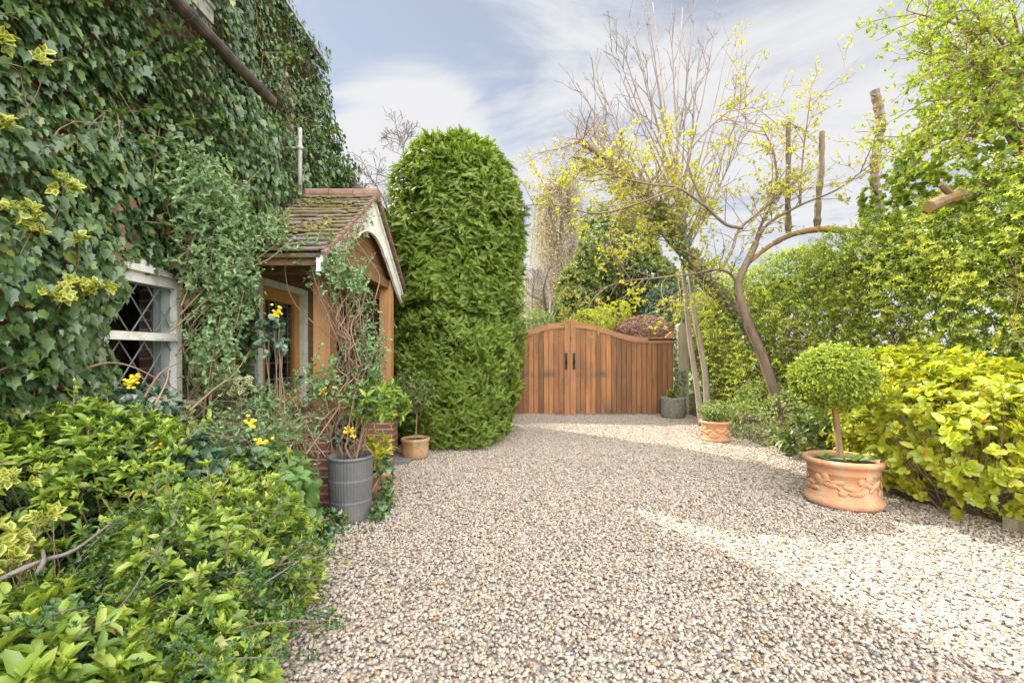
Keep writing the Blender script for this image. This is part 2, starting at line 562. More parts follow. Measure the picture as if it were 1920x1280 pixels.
# leaf tones -----------------------------------------------------------------
M = {}
M['ivy'] = leafmat('ivy_leaf', [(0, (.038, .082, .034)), (.45, (.074, .140, .050)), (.8, (.135, .22, .074)), (.955, (.22, .30, .08)), (.992, (.26, .25, .05)), (1, (.16, .11, .05))], .27, .22, spec=.7, clump=(.075, .130, .040))
M['ivy_young'] = leafmat('ivy_young_leaf', [(0, (.075, .16, .04)), (1, (.17, .26, .06))], .4, .28)
M['climber'] = leafmat('climber_leaf', [(0, (.11, .19, .085)), (.6, (.19, .30, .13)), (1, (.30, .41, .17))], .5, .25)
M['glossy'] = leafmat('glossy_shrub_leaf', [(0, (.05, .11, .025)), (.35, (.12, .22, .03)), (.75, (.26, .37, .05)), (.97, (.42, .47, .09)), (.985, (.34, .24, .08)), (1, (.40, .34, .06))], .34, .30, clump=(.22, .32, .04))
M['tip'] = leafmat('young_tip_leaf', [(0, (.30, .42, .05)), (.6, (.42, .50, .07)), (1, (.55, .55, .12))], .38, .36)
M['glossy_b'] = leafmat('foreground_shrub_leaf', [(0, (.08, .14, .035)), (.35, (.18, .28, .045)), (.75, (.32, .42, .06)), (.97, (.42, .44, .14)), (.985, (.32, .22, .09)), (1, (.44, .36, .07))], .34, .30, clump=(.25, .34, .05), cs=4)
M['small_dark'] = leafmat('small_dark_leaf', [(0, (.03, .08, .022)), (.6, (.055, .13, .03)), (1, (.10, .19, .05))], .4, .25)
M['soft'] = leafmat('soft_broad_leaf', [(0, (.13, .23, .07)), (.7, (.19, .31, .10)), (1, (.26, .37, .13))], .45, .32)
M['mahonia'] = leafmat('spiny_dark_leaf', [(0, (.045, .09, .055)), (.7, (.09, .16, .09)), (1, (.17, .25, .15))], .26, .14, spec=.7)
M['var_in'] = leafmat('variegated_middle', [(0, (.10, .19, .035)), (1, (.20, .27, .045))], .4, .25)
M['var_out'] = leafmat('variegated_margin', [(0, (.44, .42, .07)), (1, (.56, .52, .11))], .4, .30)
M['varc_in'] = leafmat('cream_variegated_middle', [(0, (.10, .17, .06)), (1, (.17, .22, .08))], .4, .25)
M['varc_out'] = leafmat('cream_variegated_margin', [(0, (.52, .50, .30)), (1, (.62, .60, .36))], .4, .3)
M['conifer'] = leafmat('conifer_spray', [(0, (.045, .095, .014)), (.40, (.100, .175, .020)), (.75, (.19, .265, .028)), (.95, (.34, .36, .05)), (1, (.24, .16, .06))], .5, .26, clump=(.18, .25, .028), cs=1.6, spec=.4)
M['hedge'] = leafmat('hedge_leaf', [(0, (.06, .13, .022)), (.35, (.13, .22, .03)), (.72, (.26, .34, .04)), (1, (.44, .46, .06))], .34, .38, clump=(.28, .33, .035), cs=.9, spec=.6)
M['hedge_tip'] = leafmat('hedge_tip_leaf', [(0, (.28, .36, .04)), (.6, (.42, .46, .05)), (1, (.55, .52, .08))], .36, .40)
M['skimmia'] = leafmat('yellow_green_leaf', [(0, (.16, .24, .028)), (.35, (.36, .40, .035)), (.75, (.56, .53, .05)), (1, (.70, .62, .10))], .33, .40, clump=(.32, .37, .03), cs=2.5)
M['topiary'] = leafmat('topiary_leaf', [(0, (.12, .20, .025)), (.5, (.25, .33, .035)), (1, (.44, .46, .06))], .42, .34)
M['cover'] = leafmat('ground_cover_leaf', [(0, (.09, .17, .04)), (.5, (.20, .28, .07)), (1, (.36, .40, .13))], .45, .3)
M['spring'] = leafmat('spring_leaf', [(0, (.26, .30, .04)), (.6, (.42, .41, .06)), (1, (.52, .44, .10))], .5, .42)
M['willow'] = leafmat('pale_catkin', [(0, (.34, .28, .18)), (1, (.47, .40, .28))], .6, .45)
M['ivy_bright'] = leafmat('yellow_green_ivy_leaf', [(0, (.10, .17, .03)), (.5, (.19, .27, .04)), (1, (.36, .40, .07))], .32, .36, clump=(.27, .33, .04), cs=1.5)  # ivy with lighter, yellower leaves
M['evergreen'] = leafmat('evergreen_leaf', [(0, (.06, .10, .03)), (.6, (.125, .175, .048)), (1, (.25, .28, .08))], .36, .30, clump=(.20, .235, .06), cs=.8)
M['bluish'] = leafmat('bluish_leaf', [(0, (.10, .16, .10)), (1, (.17, .24, .15))], .5, .2)
M['yellow'] = leafmat('yellow_bush_leaf', [(0, (.26, .33, .03)), (1, (.48, .48, .05))], .45, .4)
M['purple'] = leafmat('purple_leaf', [(0, (.22, .11, .10)), (1, (.42, .26, .22))], .5, .25)
M['dead_leaf'] = leafmat('dead_leaf', [(0, (.13, .07, .035)), (1, (.26, .155, .08))], .7, .2)
M['hazel'] = leafmat('bright_tree_leaf', [(0, (.15, .25, .03)), (.6, (.28, .36, .04)), (1, (.42, .43, .06))], .42, .42)
M['petal'] = plain('yellow_petal', (.86, .63, .03), .5, var=.2, bmp=0)
M['berry'] = plain('red_berry', (.55, .02, .012), .3, var=.1, bmp=0)
# bark and twigs
M['bark_pale'] = bark('pale_bark', (.22, .17, .13), (.36, .29, .225), 12)
M['bark_brown'] = bark('brown_bark', (.12, .085, .06), (.26, .18, .125), 12)
M['bark_moss'] = bark('mossy_bark', (.14, .09, .055), (.28, .18, .10), 12, moss=(.30, .17, .03))
M['bark_grey'] = bark('grey_bark', (.075, .06, .045), (.22, .17, .125), 16, moss=(.18, .12, .05))
M['twig_grey'] = bark('grey_twig', (.14, .11, .098), (.26, .21, .185), 10)
M['twig'] = bark('brown_twig', (.18, .11, .065), (.34, .22, .14), 14)
M['twig_dark'] = bark('dark_twig', (.07, .05, .04), (.15, .11, .08), 14)
# built things
M['brick'] = brickmat('brickwork')
M['render'] = plain('wall_render', (.24, .15, .11), .9, var=.3, scale=4)
M['tile'] = tilemat('clay_tile')
M['ridge'] = plain('ridge_tile', (.235, .135, .095), .85, var=.3, scale=10, dirt=(.20, .17, .07))
M['dark_tile'] = plain('dark_tile', (.10, .085, .075), .85, var=.3)
M['white'] = plain('old_white_paint', (.74, .72, .66), .55, var=.05, scale=14, dirt=(.45, .42, .33))
M['white2'] = plain('window_white_paint', (.76, .74, .69), .5, var=.05, scale=20, dirt=(.50, .44, .33), dscale=9)
M['oak'] = wood('oak', (.33, .155, .060), (.50, .26, .105), vary=.2)
M['oak_dark'] = wood('oak_board', (.15, .075, .038), (.25, .125, .06), vary=.3, stretch=(6, .35, 6))
M['door'] = wood('door_wood', (.46, .175, .042), (.60, .27, .07), vary=.15, rough=.4)
M['gate'] = wood('gate_board', (.225, .088, .031), (.42, .185, .064), stain=(.085, .066, .048), vary=.95, bands=True)
M['gate_rail'] = wood('gate_rail', (.33, .145, .06), (.48, .24, .105), stain=(.16, .11, .07), vary=.2, stretch=(.4, 6, 6))
M['gate_stile'] = wood('gate_stile', (.31, .13, .05), (.47, .21, .085), stain=(.14, .10, .07), vary=.25)
M['post_grey'] = wood('weathered_post', (.20, .16, .11), (.36, .30, .21), stain=(.14, .17, .07), vary=.1)
M['iron'] = plain('black_iron', (.018, .018, .020), .45, var=.3, spec=.5)
M['pipe'] = plain('dark_pipe', (.055, .04, .035), .6, var=.4, dirt=(.16, .10, .06))
M['lead'] = plain('lead_came', (.15, .155, .165), .55, var=.2)
M['glass'] = glassmat('glass')
M['pipe_white'] = plain('weathered_white_pipe', (.38, .365, .335), .6, var=.2, scale=12, dirt=(.24, .20, .15))
M['room_shade'] = plain('room_shade', (.03, .03, .032), .9, var=.3)  # near-black colour stands in for the unlit interior
M['curtain'] = plain('curtain', (.34, .35, .35), .9, var=.08, scale=3)
M['terra'] = terracotta('terracotta')
M['terra_small'] = terracotta('terracotta_pale', (.62, .30, .15), (.66, .46, .32))
M['glaze'] = terracotta('brown_glaze', (.36, .19, .075), (.44, .28, .13))
M['grey_pot'] = plain('grey_plastic', (.105, .105, .105), .5, var=.12, scale=6, dirt=(.17, .16, .14))
M['stone_pot'] = plain('grey_stone', (.20, .19, .165), .9, var=.35, scale=22, dirt=(.14, .15, .09), bmp=.8)
M['slab'] = plain('grey_slab', (.15, .145, .135), .85, var=.3, scale=12)
M['block'] = plain('stone_block', (.36, .31, .22), .9, var=.25, scale=10, dirt=(.20, .18, .12))
M['soil'] = plain('soil', (.060, .043, .032), .95, var=.5, scale=18, dirt=(.13, .09, .06), bmp=.8)
M['grit'] = plain('gravel_bed', (.36, .31, .26), .95, var=.4, scale=60, bmp=.8)
M['lawn'] = plain('grass_ground', (.07, .11, .03), .95, var=.4, scale=5)


def stone_material():
    m, N, L, b, out = new_mat('flint_gravel')
    oi = N.new('ShaderNodeObjectInfo')
    r = ramp(N, [(0, (.57, .53, .48)), (.13, (.50, .44, .37)), (.24, (.63, .60, .56)), (.36, (.45, .39, .32)), (.46, (.56, .51, .45)), (.56, (.39, .37, .36)), (.63, (.60, .55, .49)),
                 (.72, (.25, .25, .26)), (.77, (.55, .44, .31)), (.815, (.50, .30, .13)), (.835, (.62, .58, .53)), (.91, (.35, .26, .19)), (.94, (.18, .19, .22)), (.965, (.49, .42, .35))], 'CONSTANT')
    L.new(oi.outputs['Random'], r.inputs[0])
    n = noise(N, L, 1.3, 4)
    r2 = ramp(N, [(.3, (.62, .575, .52)), (.6, (.75, .695, .63))]); L.new(n.outputs[0], r2.inputs[0])
    c = mixc(N, L, 1.0, r.outputs[0], r2.outputs[0], 'MULTIPLY')
    L.new(c, b.inputs['Base Color'])
    b.inputs['Roughness'].default_value = .62
    return m


M['flint'] = stone_material()


# ------------------------------------------------------------------ leaf templates
def tri(*f): return np.array(f, dtype=np.int32)


def t_oval(w=.26, mid=.45, droop=.12, fold=.10, tipw=.75):
    v = np.array([(0, 0, 0), (0, mid * .8, 0), (0, .78, -droop * .4), (0, 1, -droop), (-w, mid * .75, fold), (-w * tipw, .76, fold * .6 - droop * .3),
                  (w, mid * .75, fold), (w * tipw, .76, fold * .6 - droop * .3)])
    return v, [(tri((0, 1, 4), (2, 3, 5), (0, 6, 1), (2, 7, 3)), 0), (tri((1, 2, 5, 4), (1, 6, 7, 2)), 0)]


def t_small(w=.34, fold=.12, droop=.08):
    v = np.array([(0, 0, 0), (-w, .45, fold), (0, 1, -droop), (w, .45, fold), (0, .5, 0)])
    return v, [(tri((0, 4, 1), (1, 4, 2), (0, 3, 4), (4, 3, 2)), 0)]


def t_ivy():
    h = [(0, 0), (-.22, -.10), (-.50, .12), (-.36, .34), (-.40, .60), (-.16, .66), (0, 1)]
    o = h + [(-x, y) for x, y in h[-2:0:-1]]
    v = [(x, y, .10 * abs(x) * 2 - .14 * max(0, y - .45)) for x, y in o] + [(0, .34, -.03)]
    c = len(o)
    f = [(i, c, (i + 1) % c)[::-1] for i in range(c)]
    return np.array(v), [(np.array(f, dtype=np.int32)[:, ::-1], 0)]


def t_varieg(w=.30):
    o = [(0, 0), (-w, .32), (-w * .92, .62), (0, 1), (w * .92, .62), (w, .32)]
    i_ = [(0, .12), (-w * .52, .36), (-w * .46, .60), (0, .80), (w * .46, .60), (w * .52, .36)]
    v = [(x, y, .25 * abs(x) - .1 * y * y) for x, y in o] + [(x, y, .25 * abs(x) - .1 * y * y) for x, y in i_]
    ring = np.array([(k, 6 + k, 6 + (k + 1) % 6, (k + 1) % 6) for k in range(6)])
    mid = np.array([(6, 7, 8, 9), (6, 9, 10, 11)])
    return np.array(v), [(ring, 1), (mid, 0)]


def t_spray(n=6, w=.045, curl=.25):
    """A flat feathery conifer spray: an axis with side fingers, drooping at the tip."""
    v, f = [], []

    def finger(p, d, l, ww):
        p = np.array(p); d = np.array(d) / np.linalg.norm(d); s = np.array([d[1], -d[0], 0])
        b = len(v)
        for q in (p, p + d * l * .5 - s * ww, p + d * l, p + d * l * .5 + s * ww):
            v.append((q[0], q[1], -curl * q[1] ** 2 - .25 * abs(q[0])))
        f.append((b, b + 1, b + 2, b + 3))
    finger((0, 0, 0), (0, 1, 0), 1.0, w)
    for i in range(n):
        y = .10 + .80 * i / n
        l = .36 * (1 - .60 * i / n)
        for s in (-1, 1):
            finger((0, y, 0), (s * .52, .85, 0), l, w * 1.25)
            if l > .25:
                finger((s * l * .34, y + l * .30, 0), (s * .15, 1, 0), l * .5, w)
    return np.array(v), [(np.array(f, dtype=np.int32), 0)]


T_OVAL = t_oval(.25, .45, .14, .14); T_LANCE = t_oval(.17, .5, .16, .10, .72); T_LANCE_B = t_oval(.21, .55, .30, .12, .8); T_LANCE_C = t_oval(.145, .45, -.06, .08, .66)
LANCES = [T_LANCE, T_LANCE_B, T_LANCE_C]; T_BROAD = t_oval(.36, .45, .16, .08, .72); T_OBO = t_oval(.29, .62, .14, .13, .98)
T_SMALL = t_small(); T_IVY = t_ivy(); T_VAR = t_varieg(); T_SPRAY = t_spray(8, .026, .45)
T_HEART = t_ivy()


# ------------------------------------------------------------------ vegetation helpers
def perp(d):
    ref = np.where(np.abs(d[:, 2:3]) < .9, np.array([[0., 0., 1.]]), np.array([[1., 0., 0.]]))
    u = norm(np.cross(d, ref)); w = np.cross(d, u)
    return u, w


def rosettes(mb, tpl, tips, dirs, k, size, inc=(.5, 1.2), jit=.3, back=.0, mi=0, wj=.15):
    tips = np.asarray(tips, dtype=np.float64); dirs = norm(np.asarray(dirs, dtype=np.float64))
    n = len(tips)
    if isinstance(tpl, list):
        which = RNG.integers(0, len(tpl), n)
        sizes = np.array([1.0, 1.15, .8, .9])
        for t, one in enumerate(tpl):
            m_ = which == t
            if m_.any(): rosettes(mb, one, tips[m_], dirs[m_], k, size * sizes[t], inc, jit, back, mi, wj)
        return
    u, w = perp(dirs)
    a0 = RNG.uniform(0, 6.283, n)
    for j in range(k):
        a = a0 + 6.283 * j / k * (1 if k < 7 else 1.618) + RNG.normal(0, jit, n)
        i = RNG.uniform(inc[0], inc[1], n)
        out = np.cos(a)[:, None] * u + np.sin(a)[:, None] * w
        ax = dirs * np.cos(i)[:, None] + out * np.sin(i)[:, None]
        nr = dirs * np.sin(i)[:, None] - out * np.cos(i)[:, None]
        nr = nr + RNG.normal(0, .26, (n, 3))
        s = size * RNG.uniform(.55, 1.2, n)
        p = tips - dirs * (RNG.uniform(0, 1, n) * back)[:, None]
        mb.leaves(tpl, p, ax, nr, s, RNG.uniform(1 - wj, 1 + wj, n), mi)


def lump_fn(seed, f=2.2, octs=3):
    r = np.random.default_rng(seed)
    ks = [(r.normal(size=3) * f * (1.9 ** o), r.uniform(0, 6.28), .6 ** o) for o in range(octs) for _ in range(3)]

    def fn(p):
        s = 0
        for k, ph, a in ks: s = s + a * np.sin(p @ k + ph)
        return s / 3.2
    return fn


def blob_points(blobs, n, seed, lumpy=.16, depth=.0, f=2.4):
    """Points and outward normals on the lumpy surface of a union of ellipsoids."""
    lf = lump_fn(seed, f)
    areas = np.array([(b[1][0] * b[1][1] + b[1][0] * b[1][2] + b[1][1] * b[1][2]) for b in blobs])
    cnt = (n * areas / areas.sum()).astype(int) + 1
    PP, NN = [], []
    for bi, ((c, r), m) in enumerate(zip(blobs, cnt)):
        d = rdirs(m)
        c = np.array(c); r = np.array(r)
        q = c + d * r
        k = 1 + lumpy * lf(q)
        if depth: k = k * (1 - RNG.uniform(0, 1, m) ** 1.6 * depth)
        p = c + d * r * k[:, None]
        nr = norm(d / r)
        keep = p[:, 2] > .015
        for bj, (c2, r2) in enumerate(blobs):
            if bj != bi:
                keep &= (((p - np.array(c2)) / np.array(r2)) ** 2).sum(1) > .72
        PP.append(p[keep]); NN.append(nr[keep])
    return np.concatenate(PP), np.concatenate(NN)


def stems_to(mb, base, tips, r0=.008, r1=.003, n=4, sag=.06, mi=0):
    for t in tips:
        b = np.array(base(t)) if callable(base) else np.array(base)
        t = np.array(t)
        m = (b + t) / 2 + RNG.normal(0, sag, 3)
        pts = [(b * (1 - s) ** 2 + 2 * m * s * (1 - s) + t * s * s) for s in (0, .25, .5, .75, 1)]
        mb.tube(pts, np.linspace(r0, r1, 5), n, mi, cap=False)


def shrub(name, label, cat, blobs, ntip, tpl, k, size, mat, stem_mat=None, nstem=30, seed=1, up=.5, inc=(.5, 1.25), lumpy=.16, layers=((1.0, .12),), loc=None, mi_mats=None, stem_r=.008, group=None, keep=None, tip=0., stray=0):
    b0 = blobs[0][0]
    loc = loc or (b0[0], b0[1], 0)
    root = thing(name, label, cat, loc, group)
    mb = MB()
    allp = []
    for frac, depth in layers:
        p, nr = blob_points(blobs, int(ntip * frac), seed, lumpy, depth)
        if keep is not None:
            kk = keep(p); p, nr = p[kk], nr[kk]
        d = norm(nr * .75 + np.array([0, 0, up]) + RNG.normal(0, .28, p.shape))
        rosettes(mb, tpl, p, d, k, size, inc, back=size * .5)
        if tip and depth < .3:
            t_ = RNG.uniform(0, 1, len(p)) < tip
            rosettes(mb, tpl, p[t_] + d[t_] * size * .12, d[t_], 5, size * .62, (.12, .75), back=.0, mi=1)
        allp.append(p)
    if stray:
        STRAY_MB = MB()
        src = np.concatenate(allp); c0 = np.array(blobs[0][0])
        for i in RNG.choice(len(src), stray, replace=False):
            o_ = norm(src[i] - c0 + np.array([0, 0, .15]))
            d_ = norm(o_ + np.array([0, 0, .5]) + RNG.normal(0, .3, 3)); L_ = random.uniform(.08, .24)
            q_ = np.array([src[i] + d_ * L_ * t_ + np.array([0, 0, -.12 * L_ * t_ * t_]) for t_ in (0, .35, .7, 1)])
            STRAY_MB.tube(q_, [.0045, .0038, .003, .0022], 4, cap=False)
            rosettes(mb, tpl, q_[1:], np.tile(d_, (3, 1)), 4, size * .9, inc, back=.01)
            if tip: rosettes(mb, tpl, q_[3:], d_[None], 5, size * .6, (.15, .8), mi=1)
    mb.build('foliage', mi_mats or ([mat, M['tip']] if tip else mat), root, smooth=True)
    allp = np.concatenate(allp)
    if nstem:
        sm = STRAY_MB if stray else MB()
        idx = RNG.choice(len(allp), min(nstem, len(allp)), replace=False)
        bx, by = loc[0], loc[1]
        stems_to(sm, lambda t: (bx + (t[0] - bx) * .35 + RNG.normal(0, .05), by + (t[1] - by) * .35 + RNG.normal(0, .05), 0.0), allp[idx], stem_r, stem_r * .35)
        sm.build('branch', M[stem_mat or 'twig'], root, smooth=True)
    return root, allp


def polyline(pts, k=8):
    """Catmull-Rom through the points."""
    p = [np.array(tuple(a), dtype=float) for a in pts]
    p = [2 * p[0] - p[1]] + p + [2 * p[-1] - p[-2]]
    out = []
    for i in range(1, len(p) - 2):
        for s in np.linspace(0, 1, k, endpoint=False):
            a, b, c, d = p[i - 1], p[i], p[i + 1], p[i + 2]
            out.append(.5 * (2 * b + (c - a) * s + (2 * a - 5 * b + 4 * c - d) * s * s + (-a + 3 * b - 3 * c + d) * s ** 3))
    out.append(p[-2])
    return np.array(out)


def limb(mb, pts, r0, r1, n=8, k=8, rough=.0, mi=0):
    q = polyline(pts, k)
    r = np.linspace(r0, r1, len(q)) * (1 + RNG.normal(0, rough, len(q)) if rough else 1)
    mb.tube(q, r, n, mi)
    return q


GROW_MIN = [.0026]


def grow(mb, p, d, length, r, lvl, tips, spread=.6, up=.15, kids=(3, 5), wig=.10, segs=6, start=.3, ratio=.6, sides=(7, 5, 4, 3), mi=0):
    """Recursive branching; tips collects (point, direction, level) along the last two levels."""
    pts = [np.array(p, float)]; d = np.array(d, float) / np.linalg.norm(d)
    st = length / segs
    for i in range(segs):
        d = d + RNG.normal(0, wig, 3) + np.array([0, 0, up * .25]); d /= np.linalg.norm(d)
        pts.append(pts[-1] + d * st)
    rr = np.linspace(r, max(r * .35, GROW_MIN[0]), segs + 1)
    mb.tube(pts, rr, sides[min(3, max(0, 3 - lvl))], mi, cap=False)
    if lvl <= 1:
        for i in range(1, segs + 1):
            dd = pts[i] - pts[i - 1]
            tips.append((pts[i], dd / np.linalg.norm(dd), lvl))
    if lvl > 0:
        for j in range(random.randint(*kids)):
            s = random.uniform(start, .98) * segs
            i = min(int(s), segs - 1)
            q = pts[i] + (pts[i + 1] - pts[i]) * (s - i)
            ax = norm(pts[i + 1] - pts[i])
            u = norm(np.cross(ax, RNG.normal(size=3)))
            nd = ax * math.cos(spread) + u * math.sin(spread) + np.array([0, 0, up])
            grow(mb, q, nd, length * ratio * random.uniform(.7, 1.15) * (1 - .35 * s / segs), rr[i] * .55, lvl - 1, tips, spread, up, kids, wig, max(3, segs - 1), .15, ratio, sides, mi)


# ================================================================== THE SETTING
def sheet(name, poly, z, mat, kind='structure', sub=0):
    mb = MB()
    mb.add([(x, y, z) for x, y in poly], [tuple(range(len(poly)))])
    o = mb.build(name, mat)
    o['kind'] = kind
    return o


sheet('ground', [(-600, -600), (600, -600), (600, 900), (-600, 900)], -.03, M['lawn'])
DRIVE = [(-1.55, -2.5), (4.3, -2.5), (4.25, 2.6), (4.15, 3.2), (4.05, 3.65), (3.72, 4.3), (3.74, 5.0), (3.95, 6.2), (3.9, 7.0), (3.62, 7.5), (3.66, 8.6), (3.95, 9.7), (4.0, 10.6), (-2.4, 10.6), (-2.4, 6.4), (-1.45, 6.4), (-1.45, 3.95), (-1.55, 3.6), (-1.55, 2.6)]
sheet('driveway', DRIVE, -.012, M['grit'])
# beds: gently raised soil
def bed(name, x0, x1, y0, y1, hfun, n=30):
    mb = MB()
    xs = np.linspace(x0, x1, n); ys = np.linspace(y0, y1, n * 2)
    X, Y = np.meshgrid(xs, ys, indexing='ij')
    Z = hfun(X, Y) + .012 * np.sin(X * 23 + Y * 17) + .010 * np.sin(X * 41 - Y * 29)
    v = np.stack([X, Y, Z], -1).reshape(-1, 3)
    i, j = np.meshgrid(np.arange(n - 1), np.arange(2 * n - 1), indexing='ij')
    a = (i * 2 * n + j).ravel()
    mb.add(v, np.stack([a, a + 2 * n, a + 2 * n + 1, a + 1], -1))
    o = mb.build(name, M['soil'], smooth=True); o['kind'] = 'structure'
    return o


def right_edge(y):
    ys = [-3, 2.6, 3.2, 3.65, 4.3, 5.0, 6.2, 7.0, 7.5, 8.6, 9.7, 11]
    xs = [4.3, 4.25, 4.15, 4.05, 3.72, 3.74, 3.95, 3.9, 3.62, 3.66, 3.95, 4.0]
    return np.interp(y, ys, xs)


bed('left_bed_soil', -2.7, -1.15, -2.5, 4.0, lambda X, Y: np.clip((-1.36 - X) * .28, -.06, .16) + 0 * Y)
bed('right_bed_soil', 3.4, 9.0, -2.5, 14.0, lambda X, Y: np.clip((X - right_edge(Y)) * .35, -.05, .22), 44)


# gravel: thousands of loose flints, nobody could count them
def pebble(i):
    import bmesh
    bm = bmesh.new()
    bmesh.ops.create_icosphere(bm, subdivisions=1, radius=1.0)
    sx, sy, sz = random.uniform(.85, 1.15), random.uniform(.58, .85), random.uniform(.36, .6)
    for v in bm.verts:
        k = random.uniform(.80, 1.14)
        v.co = Vector((v.co.x * sx * k, v.co.y * sy * k, v.co.z * sz * random.uniform(.82, 1.12)))
    me = bpy.data.meshes.new('pebble')
    bm.to_mesh(me); bm.free()
    for p in me.polygons: p.use_smooth = (i % 3 != 0)
    me.materials.append(M['flint'])
    return bpy.data.objects.new('pebble', me)


def gravel():
    mb = MB()
    mb.add([(x, y, .0) for x, y in DRIVE], [tuple(range(len(DRIVE)))])
    g = mb.build('gravel', M['flint'])
    g['kind'] = 'stuff'
    import bmesh
    bm = bmesh.new(); bm.from_mesh(g.data)
    bmesh.ops.triangulate(bm, faces=bm.faces[:]); bm.to_mesh(g.data); bm.free()
    ng = bpy.data.node_groups.new('scatter_gravel', 'GeometryNodeTree')
    ng.interface.new_socket('Geometry', in_out='INPUT', socket_type='NodeSocketGeometry')
    ng.interface.new_socket('Geometry', in_out='OUTPUT', socket_type='NodeSocketGeometry')
    N, L = ng.nodes, ng.links
    gi = N.new('NodeGroupInput'); go = N.new('NodeGroupOutput')
    dp = N.new('GeometryNodeDistributePointsOnFaces')
    dp.inputs['Density'].default_value = 4400
    dp.inputs['Seed'].default_value = 3
    L.new(gi.outputs[0], dp.inputs['Mesh'])
    jn = N.new('GeometryNodeJoinGeometry')
    for i in range(10):
        oi = N.new('GeometryNodeObjectInfo')
        oi.inputs['Object'].default_value = pebble(i)
        oi.inputs['As Instance'].default_value = True
        L.new(oi.outputs['Geometry'], jn.inputs[0])
    ip = N.new('GeometryNodeInstanceOnPoints')
    ip.inputs['Pick Instance'].default_value = True
    L.new(dp.outputs['Points'], ip.inputs['Points'])
    L.new(jn.outputs[0], ip.inputs['Instance'])
    ri = N.new('FunctionNodeRandomValue'); ri.data_type = 'INT'
    ri.inputs['Min'].default_value = 0 if 'Min' in ri.inputs else 0
    for s in ri.inputs:
        if s.name == 'Max' and s.type == 'INT': s.default_value = 9
        if s.name == 'Min' and s.type == 'INT': s.default_value = 0
    oint = [s for s in ri.outputs if s.type == 'INT'][0]
    L.new(oint, ip.inputs['Instance Index'])
    rr = N.new('FunctionNodeRandomValue'); rr.data_type = 'FLOAT_VECTOR'
    vin = [s for s in rr.inputs if s.type == 'VECTOR']
    vin[0].default_value = (-.4, -.4, 0); vin[1].default_value = (.4, .4, 6.283)
    L.new([s for s in rr.outputs if s.type == 'VECTOR'][0], ip.inputs['Rotation'])
    rs = N.new('FunctionNodeRandomValue'); rs.data_type = 'FLOAT'
    fin = [s for s in rs.inputs if s.type == 'VALUE']
    fin[0].default_value = .0078; fin[1].default_value = .0195
    L.new([s for s in rs.outputs if s.type == 'VALUE'][0], ip.inputs['Scale'])
    # uneven bed: stones lie at slightly different heights
    rz = N.new('FunctionNodeRandomValue'); rz.data_type = 'FLOAT_VECTOR'
    vz = [s for s in rz.inputs if s.type == 'VECTOR']
    vz[0].default_value = (0, 0, -.004); vz[1].default_value = (0, 0, .012)
    rz.inputs['Seed'].default_value = 5
    ti = N.new('GeometryNodeTranslateInstances')
    ti.inputs['Local Space'].default_value = False
    L.new([s for s in rz.outputs if s.type == 'VECTOR'][0], ti.inputs['Translation'])
    L.new(ip.outputs[0], ti.inputs['Instances'])
    L.new(ti.outputs[0], go.inputs[0])
    md = g.modifiers.new('scatter', 'NODES')
    md.node_group = ng
    return g


gravel()

# ================================================================== COTTAGE
XW = -2.6          # outer face of the drive-side wall
YE = 6.1           # far corner
house = thing('cottage', 'ivy-covered brick cottage with leaded window and gabled oak porch beside the drive', 'house', (XW, 3.0, 0))


def wall_with_openings(mb, y0, y1, z0, z1, x0, x1, openings):
    ys = sorted({y0, y1, *[o[0] for o in openings], *[o[1] for o in openings]})
    zs = sorted({z0, z1, *[o[2] for o in openings], *[o[3] for o in openings]})
    for a, b in zip(ys[:-1], ys[1:]):
        for c, d in zip(zs[:-1], zs[1:]):
            if not any(o[0] <= a and b <= o[1] and o[2] <= c and d <= o[3] for o in openings):
                mb.box(x0, x1, a, b, c, d)


WIN = (2.82, 3.54, 1.03, 1.95)
DOOR = (4.60, 5.72, .10, 2.17)
w = MB()
wall_with_openings(w, -3.0, YE, -.02, 5.2, XW - .3, XW, [WIN, DOOR])
w.box(-8.0, XW - .3, YE - .3, YE, -.02, 5.2)
w.box(-8.0, XW - .3, -3.0, -2.7, -.02, 5.2)
w.box(-8.0, -7.7, -2.7, YE - .3, -.02, 5.2)
w.prism([(-8.0, 5.2), (XW, 5.2), (-5.3, 7.6)], lambda a, b, t: (a, t, b), YE - .25, YE - .002)
w.prism([(-8.0, 5.2), (XW, 5.2), (-5.3, 7.6)], lambda a, b, t: (a, t, b), -2.998, -2.75)
w.build('wall', M['brick'], house)
rf = MB()
for sgn, ex in ((1, XW + .08), (-1, -8.08)):
    n = Vector((sgn * 2.4, 0, 2.75)).normalized() * .07
    a, b = Vector((ex, 0, 5.17)), Vector((-5.3, 0, 7.66))
    for k in range(22):
        s0, s1 = k / 22, (k + 1) / 22 + .012
        q0, q1 = a.lerp(b, s0), a.lerp(b, s1)
        lift = Vector((0, 0, .02))
        v = [tuple(q0 + lift + Vector((0, y, 0))) for y in (-3.15, YE + .05)] + [tuple(q1 + Vector((0, y, 0))) for y in (YE + .05, -3.15)]
        v2 = [tuple(Vector(c) + n) for c in v]
        rf.add(v + v2, [(3, 2, 1, 0), (4, 5, 6, 7), (0, 1, 5, 4), (1, 2, 6, 5), (2, 3, 7, 6), (3, 0, 4, 7)])
